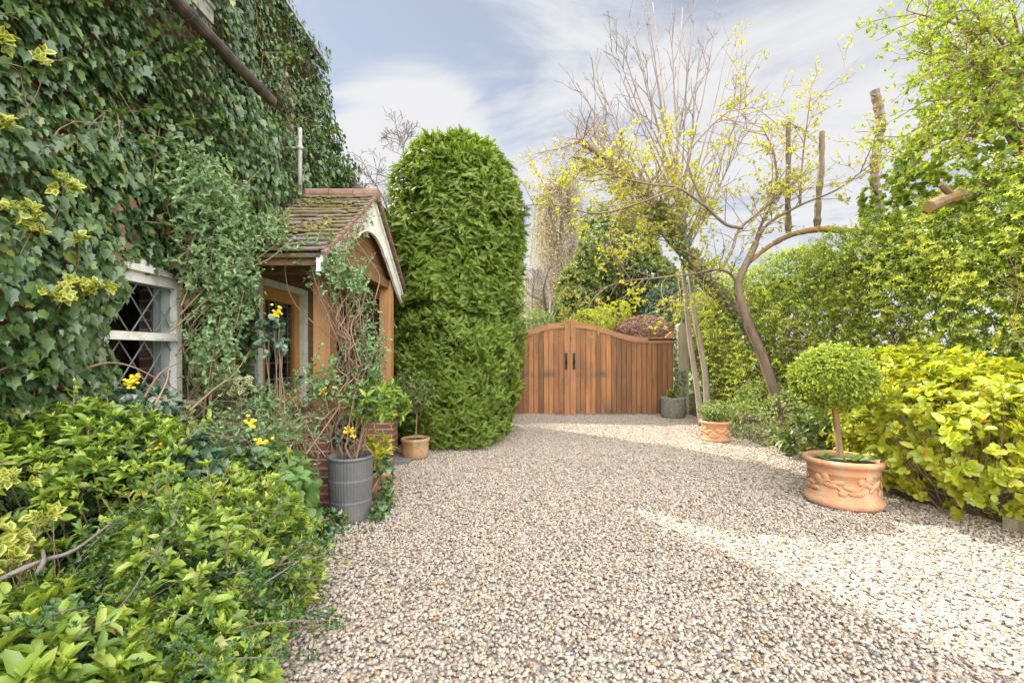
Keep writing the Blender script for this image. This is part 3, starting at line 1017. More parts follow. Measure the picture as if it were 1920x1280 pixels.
# steep unseen rear wing, added so its verge casts the gravel's shadow edge
w2 = MB()
w2.box(-9.0, -4.0, 6.12, 8.9, -.02, 5.75); w2.prism([(6.12, 5.75), (8.9, 5.75), (6.35, 9.3), (6.12, 9.3)], lambda a, b, t: (t, a, b), -9.0, -4.0)
w2.prism([(4.0, 5.75), (6.119, 5.75), (6.119, 9.3)], lambda a, b, t: (t, a, b), -9.0, -4.0)
w2.build('unseen_rear_wing', M['brick'], house)
for (a, b, nn) in (((9.02, 5.56), (6.23, 9.46), (0, .81, .58)), ((3.85, 5.56), (6.2, 9.46), (0, -.86, .52))):
    rf.strip([(-3.92, a[0], a[1]), (-3.92, b[0], b[1])], [(-9.1, a[0], a[1]), (-9.1, b[0], b[1])], tuple(.06 * q for q in nn))  # slopes of the added wing, set by the shadow they cast
rf.build('roof', M['dark_tile'], house)
# a low roof at the back corner, its verge shows past the ivy
lr = MB()
lr.prism([(-3.6, 4.62), (-2.02, 3.60), (-2.02, 3.69), (-3.6, 4.72)], lambda a, b, t: (a, t, b), 6.62, 8.6)
lr.build('rear_roof', M['dark_tile'], house)
lw = MB(); lw.box(-3.6, -2.2, 6.7, 8.5, -.02, 3.70)
lw.build('rear_wall', M['brick'], house)
# gutter on the old eave line, fascia and downpipe
g = MB()
g.tube([(-2.27, y, 3.77 + .004 * math.sin(y * 3)) for y in np.linspace(.4, 4.31, 16)], .047, 12)
for y in (1.2, 2.2, 3.2, 4.1):
    g.tube([(-2.27, y - .02, 3.77), (-2.27, y + .02, 3.77)], .056, 12)
    g.tube([(-2.27, y, 3.78), (-2.6, y, 3.86)], .016, 6)
g.build('gutter', M['pipe'], house, smooth=False)
fb = MB(); fb.box(-2.5, -2.36, 2.6, 3.60, 3.99, 4.10); fb.box(-2.5, -2.345, 2.6, 3.60, 4.10, 4.13)
fb.build('fascia', M['pipe_white'], house)
dpp = MB()
dpp.tube([(-2.33, 5.0, 3.86), (-2.33, 5.0, 3.5), (-2.33, 5.0, 3.12)], .023, 10)
dpp.tube([(-2.33, 5.0, 3.62), (-2.33, 5.0, 3.66)], .036, 10)
dpp.tube([(-2.33, 5.0, 3.64), (-2.62, 5.0, 3.64)], .014, 6)
dpp.build('downpipe', M['pipe_white'], house, smooth=True)

# window -----------------------------------------------------------------
y0, y1, z0, z1 = WIN
fr = MB()
xo = XW + .035
fr.box(XW - .10, xo, y1 - .06, y1, z0, z1)                 # jamb
fr.box(XW - .10, xo, y0, y0 + .06, z0, z1)
fr.box(XW - .10, xo, y0 + .06, y1 - .06, z1 - .07, z1)   # head
fr.box(XW - .10, xo, y0 + .06, y1 - .06, z0, z0 + .075)   # bottom rail
fr.box(XW - .09, XW + .034, y0 + .06, y1 - .06, 1.492, 1.54)   # transom
fr.box(XW + .03, XW + .055, y0 + .06, y1 - .06, 1.482, 1.502)
fr.box(XW - .02, XW + .075, y0 - .03, y1 + .03, z1 + .002, z1 + .045)  # drip moulding
fr.box(XW - .02, XW + .055, y0 - .01, y1 + .01, z1 + .045, z1 + .10)
win = fr.build('window', M['white2'], house)
sl = MB(); sl.box(XW - .1, XW + .10, y0 - .06, y1 + .06, z0 - .055, z0 - .002)
sl.build('sill', M['white2'], win)
pn = MB()
pn.box(XW - .022, XW - .018, y0 + .06, y1 - .06, z0 + .075, 1.492)
pn.box(XW - .022, XW - .018, y0 + .06, y1 - .06, 1.54, z1 - .07)
pn.build('pane', M['glass'], win)
lt = MB()


def lattice(mb, ya, yb, za, zb, x, dy, dz, r):
    """Diamond lead cames clipped to a rectangle in the wall plane."""
    k = dz / dy
    for sgn in (1, -1):
        span = (yb - ya) * k + (zb - za)
        c = -span
        while c < span:
            pts = []
            base = za if sgn > 0 else zb
            # z = base + sgn*k*(y-ya) + c
            for y in np.linspace(ya, yb, 60):
                z = base + sgn * k * (y - ya) + c
                if za <= z <= zb: pts.append((x, y, z))
            if len(pts) > 2: mb.tube([pts[0], pts[-1]], r, 4)
            c += dz


lattice(lt, y0 + .06, y1 - .06, z0 + .075, 1.492, XW - .012, .205, .27, .006)
lattice(lt, y0 + .06, y1 - .06, 1.54, z1 - .07, XW - .012, .205, .27, .006)
lt.build('lattice', M['lead'], win)
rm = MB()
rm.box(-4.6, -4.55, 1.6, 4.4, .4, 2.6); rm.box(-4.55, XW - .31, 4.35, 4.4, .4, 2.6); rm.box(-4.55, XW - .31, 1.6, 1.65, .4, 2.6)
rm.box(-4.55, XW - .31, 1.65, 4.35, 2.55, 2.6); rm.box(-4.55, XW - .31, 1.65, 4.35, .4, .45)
rm.build('room', M['room_shade'], house)
cu = MB()
yy = np.linspace(3.395, 3.52, 40)
xx = XW - .085 + .012 * np.sin(yy * 130)
cu.strip([(a, b, 1.0) for a, b in zip(xx, yy)], [(a, b, 2.0) for a, b in zip(xx, yy)], (-.006, 0, 0))
tag(cu.build('curtain', M['curtain'], origin=(XW - .2, 3.3, 1.0), smooth=False), 'pale grey curtain hanging behind the leaded cottage window', 'curtain')

# door ---------------------------------------------------------------------
dj = MB()
dj.box(XW - .14, XW + .035, 5.62, 5.72, .1, 2.17)
dj.box(XW - .14, XW + .035, 4.60, 4.69, .1, 2.17)
dj.box(XW - .14, XW + .035, 4.69, 5.62, 2.10, 2.17)
dj.build('door_frame', M['white2'], house)
dd = MB()
xa, xb = XW - .075, XW - .02
dd.box(xa, xb, 4.695, 4.83, .12, 2.095); dd.box(xa, xb, 5.48, 5.615, .12, 2.095)
dd.box(xa, xb, 4.83, 5.48, 1.965, 2.095); dd.box(xa, xb, 4.83, 5.48, .12, .32); dd.box(xa, xb, 4.83, 5.48, .80, .92)
dd.box(xa + .015, xb - .015, 4.83, 5.48, .32, .80)
door = dd.build('door', M['door'], house)
pd = MB(); pd.box(XW - .050, XW - .046, 4.83, 5.48, .92, 1.965)
pd.build('pane', M['glass'], door)
ld = MB()
for y in (4.95, 5.09, 5.22, 5.36): ld.tube([(XW - .042, y, .92), (XW - .042, y, 1.965)], .005, 4)
for z in (1.1, 1.28, 1.62, 1.80): ld.tube([(XW - .042, 4.83, z), (XW - .042, 5.48, z)], .005, 4)
for s in (-1, 1):
    for t in (-1, 1): ld.tube([(XW - .042, 5.155 + s * .12, 1.45), (XW - .042, 5.155, 1.45 + t * .17)], .007, 4)
ld.build('lattice', M['lead'], door)
hd = MB()
hd.box(XW - .02, XW - .008, 5.52, 5.56, .98, 1.18)
hd.tube(polyline([(XW - .008, 5.54, 1.10), (XW + .045, 5.54, 1.10), (XW + .05, 5.50, 1.10), (XW + .05, 5.42, 1.085)], 4), .011, 8)
hd.build('handle', M['iron'], door)
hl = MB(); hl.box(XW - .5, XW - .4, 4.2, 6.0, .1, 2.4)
hl.build('hall_shade', M['room_shade'], house)  # dark slab behind the door glass, standing in for indoor shade

# porch --------------------------------------------------------------------
porch = bpy.data.objects.new('porch', None)
col.objects.link(porch)
porch.parent = house
porch.location = (1.0, 2.15, 0)
porch['_loc'] = [XW + 1.0, 5.15, 0.0]
XP = -1.70
YC, ZA = 5.15, 3.18
YN, YF = 4.14, 6.17
SL = .97 / 1.45
for yc in (YN, YF):
    p = MB()
    p.box(XP - .075, XP + .075, yc - .075, yc + .075, .862, 2.36)
    p.build('post', M['oak'], porch)
    b = MB()
    b.box(XW, XP + .12, yc - .115, yc + .115, -.02, .80)
    b.box(XW, XP + .135, yc - .13, yc + .13, .80, .86)
    b.build('plinth', M['brick'], porch)
    b = MB(); b.box(XW, XP - .077, yc - .06, yc + .06, 2.11, 2.34)
    b.build('side_beam', M['oak_dark'], porch)
    b = MB(); b.box(XW + .002, XP - .077, yc - .004, yc + .004, .864, 2.108)
    b.build('side_pane', M['glass'], porch)
    b = MB()
    b.box(XW + .002, XW + .05, yc - .035, yc + .035, .864, 2.108)
    b.box(XW + .05, XP - .077, yc - .035, yc + .035, .864, .90)
    b.build('side_frame', M['oak_dark'], porch)
fl = MB(); fl.box(XW, XP + .02, YN + .132, YF - .132, -.02, .09)
fl.build('floor_tile', M['slab'], porch)
st = MB(); st.box(XP + .137, XP + .42, 5.65, YF + .02, -.02, .035)
st.build('step', M['slab'], porch)
lb = MB(); lb.box(XW + .002, XW + .028, 5.725, YF - .136, .092, 2.6); lb.box(XW + .002, XW + .028, 4.28, 5.722, 2.18, 2.6)
lb.build('lining_board', M['oak_dark'], porch)
# gable boards, each clipped under the roof line
gb = MB()
z = 2.362
while z < 3.02:
    zt = min(z + .135, 3.05)
    y_a = (ZA - .12 - z) / SL; y_b = (ZA - .12 - zt) / SL
    gb.prism([(YC - y_a, z), (YC + y_a, z), (YC + y_b, zt - .004), (YC - y_b, zt - .004)], lambda a, b, t: (t, a, b), XP - .02, XP + .02)
    z += .137
gb.build('gable_board', M['oak_dark'], porch)
tb = MB(); tb.box(XP - .05, XP + .05, YN + .077, YF - .077, 2.25, 2.358)
tb.build('tie_beam', M['oak_dark'], porch)
# bargeboards with the curved brace at the apex
for s in (-1, 1):
    outer = [(0, ZA - .045), (.35, ZA - .045 - .35 * SL), (.7, ZA - .045 - .7 * SL), (1.05, ZA - .045 - 1.05 * SL), (1.43, ZA - .045 - 1.43 * SL)]
    inner = [(0, 2.735), (.10, 2.73), (.20, 2.712), (.30, 2.68), (.40, 2.635), (.47, 2.585), (.52, 2.565), (.60, 2.525), (.8, 2.40), (1.0, 2.275), (1.2, 2.16), (1.37, 2.08), (1.43, 2.06)]
    poly = outer + inner[::-1]
    b = MB()
    # convex pieces so the curved edge stays clean
    oy = [o[0] for o in outer]; oz = [o[1] for o in outer]
    A = [(XP + .10, YC + s * y, float(np.interp(y, oy, oz))) for y, _ in inner]
    B = [(XP + .10, YC + s * y, zz) for y, zz in inner]
    b.strip(A, B, (.032, 0, 0))
    A2 = [(XP + .133, YC + s * y, float(np.interp(y, oy, oz)) + .012) for y in (0, .7, 1.43)]
    B2 = [(a, y_, z_ - .055) for a, y_, z_ in A2]
    b.strip(A2, B2, (.018, 0, 0))
    b.build('bargeboard', M['white'], porch)
# tiled slopes
slope_meshes = []
for s in (-1, 1):
    u = Vector((0, s * 1.45, -.97)).normalized(); nrm = Vector((0, s * .97, 1.45)).normalized()
    t = MB()
    x0, x1 = XW + .01, XP + .17
    t.obox(Vector(((x0 + x1) / 2 - .01, YC, ZA - .035)) + u * .87, Vector(((x1 - x0) / 2 - .03, 0, 0)), u * .86, nrm * .012)
    rows = 15
    for r in range(rows):
        d = .10 + r * .112
        off = .085 if r % 2 else 0
        nx = int((x1 - x0) / .17) + 2
        for k in range(nx):
            a = max(x0, x0 + k * .17 - off); b = min(x1, a + .166 if k else x0 + .17 - off)
            if b - a < .03: continue
            sag = -.012 * math.sin(math.pi * (a - x0) / (x1 - x0))
            c = Vector(((a + b) / 2, YC, ZA + sag)) + u * d + nrm * (.014 + random.uniform(-.004, .006))
            uu = (u + nrm * (.17 + random.uniform(-.03, .03)) * 1.0).normalized()
            t.obox(c, Vector(((b - a) / 2 - .002, random.uniform(-.001, .001), 0)), uu * .068, nrm * .0075)
    slope_meshes.append(t)
    e = MB()
    for k in range(16):
        d = .06 + k * .110
        e.obox(Vector((x1 + .008, YC, ZA + .0)) + u * d + nrm * -.002, Vector((.018, 0, 0)), (u + nrm * .10).normalized() * .062, nrm * .016)
    e.build('verge_tile', M['ridge'], porch)
    sf = MB(); sf.box(XW, XP + .1, YC + s * 1.36 - .02, YC + s * 1.36 + .02, 2.12, 2.20)
    sf.build('eave_board', M['oak_dark'], porch)
rg = MB()
for k in range(4):
    xa = XW + .01 + k * .272; xb = xa + .266
    rg.tube([(xa, YC, ZA - .01 + random.uniform(-.004, .004)), (xb, YC, ZA - .006)], .075, 14)
rg.build('ridge_tile', M['ridge'], porch, smooth=False)
for k in range(0):
    pass
for k in range(420):
    d = .15 + 1.5 * random.random() ** .9; x = random.uniform(XW + .05, XP + .05)
    u = Vector((0, -1.45, -.97)).normalized(); nrm = Vector((0, -.97, 1.45)).normalized()
    if math.sin(x * 9 + d * 5) + math.sin(x * 4 - d * 9) < .1: continue
    c = Vector((x, YC, ZA)) + u * d + nrm * .022
    r = random.uniform(.010, .028)
    slope_meshes[0].lathe([(r * q, hh * .012) for q, hh in ((1, -.6), (1, .3), (.7, .9), (.1, 1.1))], tuple(c), 7, 1.4, .9, random.random() * 3, 1)
M['moss'] = plain('moss', (.17, .145, .045), .95, var=.4, scale=40, bmp=.6)
for t in slope_meshes: t.build('roof_slope', [M['tile'], M['moss']], porch)
# ================================================================== GATE
GY = 10.1


def rail_top(x):
    """Height of the top edge of the two leaves, a swoop from the tall middle to the low hinge side."""
    s = abs(x - 1.28)
    return 2.06 - .33 * (0.5 - 0.5 * math.cos(math.pi * min(1, max(0, (s - .12) / 1.55))))


def gate_leaf(x_in, x_out, label):
    sgn = 1 if x_out > x_in else -1
    root = thing('gate_leaf', label, 'gate', (x_out, GY, 0), 'the two leaves of the driveway gate')
    pan = MB()
    x = x_in + sgn * .125
    while (x_out - x) * sgn > .03:
        xe = x + sgn * min(.113, abs(x_out - x))
        a, b = min(x, xe) + .0055, max(x, xe) - .0055
        dy = random.uniform(0, .004)
        pan.prism([(a, .035), (b, .035), (b, rail_top(b) - .10), (a, rail_top(a) - .10)], lambda p, q, t: (p, t, q), GY + dy, GY + .024)
        x = xe
    a, b = sorted((x_in + sgn * .125, x_out))
    pan.box(a, b, GY + .030, GY + .060, .05, 1.58, 1)      # backing closes the grooves; its dark colour stands in for groove shade
    pan.build('board_panel', [M['gate'], M['pipe']], root)
    r = MB()
    xs = np.linspace(x_in + sgn * .122, x_out, 26)
    r.strip([(q, GY - .022, rail_top(q)) for q in xs], [(q, GY - .022, rail_top(q) - .125) for q in xs], (0, .068, 0))
    r.build('top_rail', M['gate_rail'], root)
    s = MB()
    a, b = sorted((x_in + sgn * .004, x_in + sgn * .122))
    s.box(a, b, GY - .050, GY + .05, .005, 2.105); s.prism([(a, 2.105), (b, 2.105), (b - .015, 2.14), (a + .015, 2.14)], lambda p, q, t: (p, t, q), GY - .05, GY + .05)
    s.build('stile', M['gate_stile'], root)
    h = MB()
    hx = x_in + sgn * .085
    h.prism([(hx - .028, 1.02), (hx + .028, 1.02), (hx + .020, 1.10), (hx + .030, 1.18), (hx + .020, 1.27), (hx + .030, 1.36), (hx, 1.40), (hx - .030, 1.36), (hx - .020, 1.27), (hx - .030, 1.18), (hx - .020, 1.10)], lambda p, q, t: (p, t, q), GY - .060, GY - .0502)
    h.tube(polyline([(hx, GY - .06, 1.33), (hx, GY - .105, 1.29), (hx, GY - .105, 1.12), (hx, GY - .06, 1.07)], 5), [.014] * 16, 8)
    for zz in (1.335, 1.19, 1.04): h.lathe([(.026, -.018), (.03, 0), (.026, .018), (.002, .022)], (hx, GY - .062, zz), 10, 1, .35)
    h.build('handle', M['iron'], root)
    return root, sgn


gl, _ = gate_leaf(1.28, -1.05, 'brown boarded gate leaf with arched top, half hidden by the clipped conifer')
gr, _ = gate_leaf(1.285, 3.56, 'brown boarded gate leaf with swooping top rail and black strap hinge')
hs = MB()
hs.box(3.56, 3.575, GY - .02, GY + .04, .035, rail_top(3.56) - .10)
hs.prism([(3.40, rail_top(3.4) + .002), (3.575, rail_top(3.56) + .002), (3.575, rail_top(3.56) + .13), (3.54, rail_top(3.56) + .13), (3.43, rail_top(3.4) + .035)], lambda p, q, t: (p, t, q), GY - .02, GY + .04)
hs.build('hanging_stile', M['gate_stile'], gr)
hg = MB()
hg.box(3.02, 3.64, GY - .032, GY - .0225, 1.655, 1.705)
for q in (3.08, 3.25, 3.45): hg.lathe([(.012, 0), (.010, .006), (.002, .008)], (q, GY - .035, 1.672), 8)
hg.build('hinge', M['iron'], gr)

for (x, h, wd, lab) in ((3.80, 1.98, .115, 'weathered grey gate post with ivy, beside the strap hinge'), (-1.22, 1.9, .115, 'weathered timber gate post behind the clipped conifer')):
    p = MB()
    p.box(x - wd, x + wd, GY - .02, GY + .2, -.02, h); p.prism([(x - wd, h), (x + wd, h), (x + wd * .6, h + .06), (x - wd * .6, h + .06)], lambda a, b, t: (a, t, b), GY - .02, GY + .2)
    root = thing('gate_post', lab, 'post', (x, GY, 0))
    p.build('post_shaft', M['post_grey'], root)
    if x > 0:
        iv = MB()
        n = 260
        pos = np.stack([x - wd - .02 - np.abs(RNG.normal(0, .03, n)), GY + RNG.uniform(-.06, .2, n), RNG.uniform(.1, 1.9, n)], -1)
        n2 = 120
        pos2 = np.stack([x + RNG.uniform(-.14, .05, n2), np.full(n2, GY - .04), RNG.uniform(.05, 1.0, n2)], -1)
        pos = np.concatenate([pos, pos2])
        iv.leaves(T_IVY, pos, np.array([-.3, -.3, -1]) + RNG.normal(0, .4, pos.shape), np.array([-.5, -1, .3]) + RNG.normal(0, .4, pos.shape), RNG.uniform(.03, .055, len(pos)))
        iv.build('ivy', M['ivy'], root)

# ================================================================== POTS
def soil_disc(mb, c, r, sx=1., sy=1., rot=0., mi=0):
    mb.lathe([(r, 0), (r * .7, .012), (r * .35, .02), (.002, .024)], c, 28, sx, sy, rot, mi, rfun=lambda a, z: 1 + .02 * np.sin(a * 5))


def relief_swag(mb, c, R_, z0, h, rot, sx, sy, reps=4):
    """Moulded fruit and leaf swags standing out of the pot's wall."""
    def on(a, z, out=0.0):
        x, y = math.cos(a) * (R_(z) + out) * sx, math.sin(a) * (R_(z) + out) * sy
        return Vector((c[0] + x * math.cos(rot) - y * math.sin(rot), c[1] + x * math.sin(rot) + y * math.cos(rot), c[2] + z))
    for k in range(reps):
        a0 = 2 * math.pi * k / reps
        wv = [on(a0 + t * 1.35, z0 + h * (.5 + .30 * math.cos(t * 2 * math.pi)), .006) for t in np.linspace(0, 1, 14)]
        mb.tube([tuple(q) for q in wv], .008, 6)
        for t, dz, kind in ((.02, .12, 'f'), (.14, -.2, 'l'), (.28, .22, 'l'), (.40, -.10, 'f'), (.55, .2, 'l'), (.68, -.2, 'l'), (.78, .22, 'f'), (.92, -.12, 'l')):
            a = a0 + t * 1.35; zz = z0 + h * (.5 + .30 * math.cos(t * 2 * math.pi) + dz)
            q = on(a, zz, .002); o = (on(a, zz, .02) - on(a, zz, 0)).normalized(); tg = Vector((0, 0, 1)).cross(o)
            ang = random.uniform(-.8, .8)
            l = tg * math.cos(ang) + Vector((0, 0, 1)) * math.sin(ang); m_ = o.cross(l)
            A, B, C = (.036, .036, .016) if kind == 'f' else (.062, .024, .013)
            vs, fs = [], []
            for i in range(5):
                th = i / 4 * math.pi / 2
                for j in range(10):
                    ph = j / 10 * 2 * math.pi
                    vs.append(tuple(q + l * A * math.cos(th) * math.cos(ph) + m_ * B * math.cos(th) * math.sin(ph) + o * C * math.sin(th)))
            for i in range(4):
                for j in range(10): fs.append((i * 10 + j, i * 10 + (j + 1) % 10, i * 10 + 10 + (j + 1) % 10, i * 10 + 10 + j))
            mb.add(vs, fs)


# large terracotta urn
UC = (3.07, 4.22, 0.0)
URP = [(.020, .012), (.318, .012), (.330, .03), (.330, .055), (.318, .075), (.304, .088), (.298, .10), (.295, .125), (.287, .13), (.287, .30), (.296, .305), (.296, .315), (.296, .322), (.298, .345), (.306, .365), (.325, .378), (.338, .392), (.342, .408), (.338, .424), (.322, .432), (.300, .43), (.288, .415), (.284, .38), (.284, .34)]
urn = thing('plant_pot', 'large terracotta pot with moulded fruit swags under the ball topiary', 'pot', UC)
USX, USY, UROT = .955, .90, R(-12)
b = MB(); b.lathe(URP, UC, 72, USX, USY, UROT)
b.build('pot_wall', M['terra'], urn, smooth=True)
b = MB(); relief_swag(b, UC, lambda z: .287, .13, .17, UROT, USX, USY, 5)
for k in range(10):
    pass
b.build('relief', M['terra'], urn, smooth=True)
b = MB(); soil_disc(b, (UC[0], UC[1], .385), .284, USX, USY, UROT)
b.build('soil', M['soil'], urn, smooth=True)

# small terracotta pot by the pale trunks
SC_ = (3.22, 7.2, 0.0)
small = thing('plant_pot', 'small terracotta pot with moulded swags, below the pale twin trunks', 'pot', SC_)
pr = [(.02, .012), (.215, .012), (.222, .03), (.205, .05), (.200, .07), (.206, .24), (.214, .25), (.214, .265), (.226, .28), (.236, .295), (.236, .315), (.224, .325), (.208, .32), (.204, .28)]
b = MB(); b.lathe(pr, SC_, 48); b.build('pot_wall', M['terra_small'], small, smooth=True)
b = MB(); relief_swag(b, SC_, lambda z: .203, .08, .14, .3, 1, 1, 4); b.build('relief', M['terra_small'], small, smooth=True)
b = MB(); soil_disc(b, (SC_[0], SC_[1], .285), .205); b.build('soil', M['soil'], small, smooth=True)

# grey stone pot at the gate
GC = (3.44, 9.72, 0.0)
gp = thing('plant_pot', 'round grey stone pot standing against the gate', 'pot', GC)
pr = [(.02, .012), (.232, .012), (.242, .03), (.25, .2), (.252, .37), (.256, .385), (.256, .43), (.25, .44), (.215, .44), (.208, .40), (.208, .33)]
b = MB(); b.lathe(pr, GC, 48, rfun=lambda a, z: 1 + (.012 * np.sin(a * 9 + z * 80) + .010 * np.sin(a * 17 - z * 60) if .04 < z < .37 else 0 * a))
b.build('pot_wall', M['stone_pot'], gp, smooth=True)
b = MB(); soil_disc(b, (GC[0], GC[1], .37), .21); b.build('soil', M['soil'], gp, smooth=True)

# tall ribbed grey pot in the left border
RC = (-1.36, 3.84, 0.0)
rp_ = thing('plant_pot', 'tall ribbed dark grey pot at the edge of the flower bed', 'pot', RC)
na = 44


def ribs(a, z):
    return 1 + .022 * np.abs(np.sin(a * na / 2)) ** .6


zs_ = [.012, .02, .165, .168, .176, .18, .34, .344, .352, .356, .50, .512]
b = MB()
b.lathe([(.02, .012)] + [(.158 + .020 * z / .5 + (.006 if 4 > i % 4 > 1 and 2 <= i <= 9 else 0), z) for i, z in enumerate(zs_)] + [(.184, .515), (.184, .535), (.166, .538), (.160, .50), (.158, .44)], RC, na * 6, rfun=ribs)
b.build('pot_wall', M['grey_pot'], rp_, smooth=True)
b = MB(); soil_disc(b, (RC[0], RC[1], .48), .162); b.build('soil', M['soil'], rp_, smooth=True)

# glazed brown pot by the porch
BC = (-1.28, 6.02, 0.0)
bp_ = thing('plant_pot', 'low brown glazed pot beside the brick porch plinth', 'pot', BC)
pr = [(.02, .012), (.165, .012), (.172, .03), (.176, .12), (.178, .22), (.188, .235), (.190, .262), (.182, .272), (.160, .27), (.156, .22)]
b = MB(); b.lathe(pr, BC, 40); b.build('pot_wall', M['glaze'], bp_, smooth=True)
b = MB(); soil_disc(b, (BC[0], BC[1], .24), .158); b.build('soil', M['soil'], bp_, smooth=True)

# terracotta pot half behind the ribbed one
TC_ = (-1.30, 4.36, 0.0)
tp_ = thing('plant_pot', 'terracotta pot mostly hidden behind the ribbed grey pot', 'pot', TC_)
pr = [(.02, .012), (.11, .012), (.125, .16), (.145, .23), (.158, .235), (.158, .275), (.142, .278), (.136, .23)]
b = MB(); b.lathe(pr, TC_, 40); b.build('pot_wall', M['terra'], tp_, smooth=True)
b = MB(); soil_disc(b, (TC_[0], TC_[1], .235), .138); b.build('soil', M['soil'], tp_, smooth=True)

# rough stone block at the right edge of the gravel
bl = MB()
r_ = np.random.default_rng(5)
xs = np.linspace(-.13, .13, 5); ys = np.linspace(-.17, .17, 5)
c0 = (4.02, 3.42, 0)
top = {}
vs, fs = [], []
for i, x in enumerate(xs):
    for j, y in enumerate(ys):
        vs.append((c0[0] + x + r_.normal(0, .008), c0[1] + y + r_.normal(0, .008), .105 + r_.normal(0, .007)))
for i in range(4):
    for j in range(4): fs.append((i * 5 + j, i * 5 + 5 + j, i * 5 + 6 + j, i * 5 + 1 + j))
rim = [i * 5 for i in range(5)] + [20 + j for j in range(1, 5)] + [i * 5 + 4 for i in range(3, -1, -1)] + [j for j in range(3, 0, -1)]
nb = len(vs)
for k in rim: vs.append((vs[k][0] + r_.normal(0, .006), vs[k][1] + r_.normal(0, .006), -.02))
for k in range(len(rim)):
    k2 = (k + 1) % len(rim)
    fs.append((rim[k2], rim[k], nb + k, nb + k2))
bl.add(vs, fs)
tag(bl.build('stone_block', M['block'], origin=(c0[0], c0[1], 0)), 'rough buff stone block edging the bed under the yellow-green shrub', 'stone')
# ================================================================== IVY ON THE COTTAGE
def ivy_top(y):
    """Upper limit of the ivy: along the eave, rounding off past the far corner."""
    return np.where(y < 5.75, 5.28, 5.28 - 1.25 * np.clip((y - 5.75) / .95, 0, 1.2) ** 1.9)


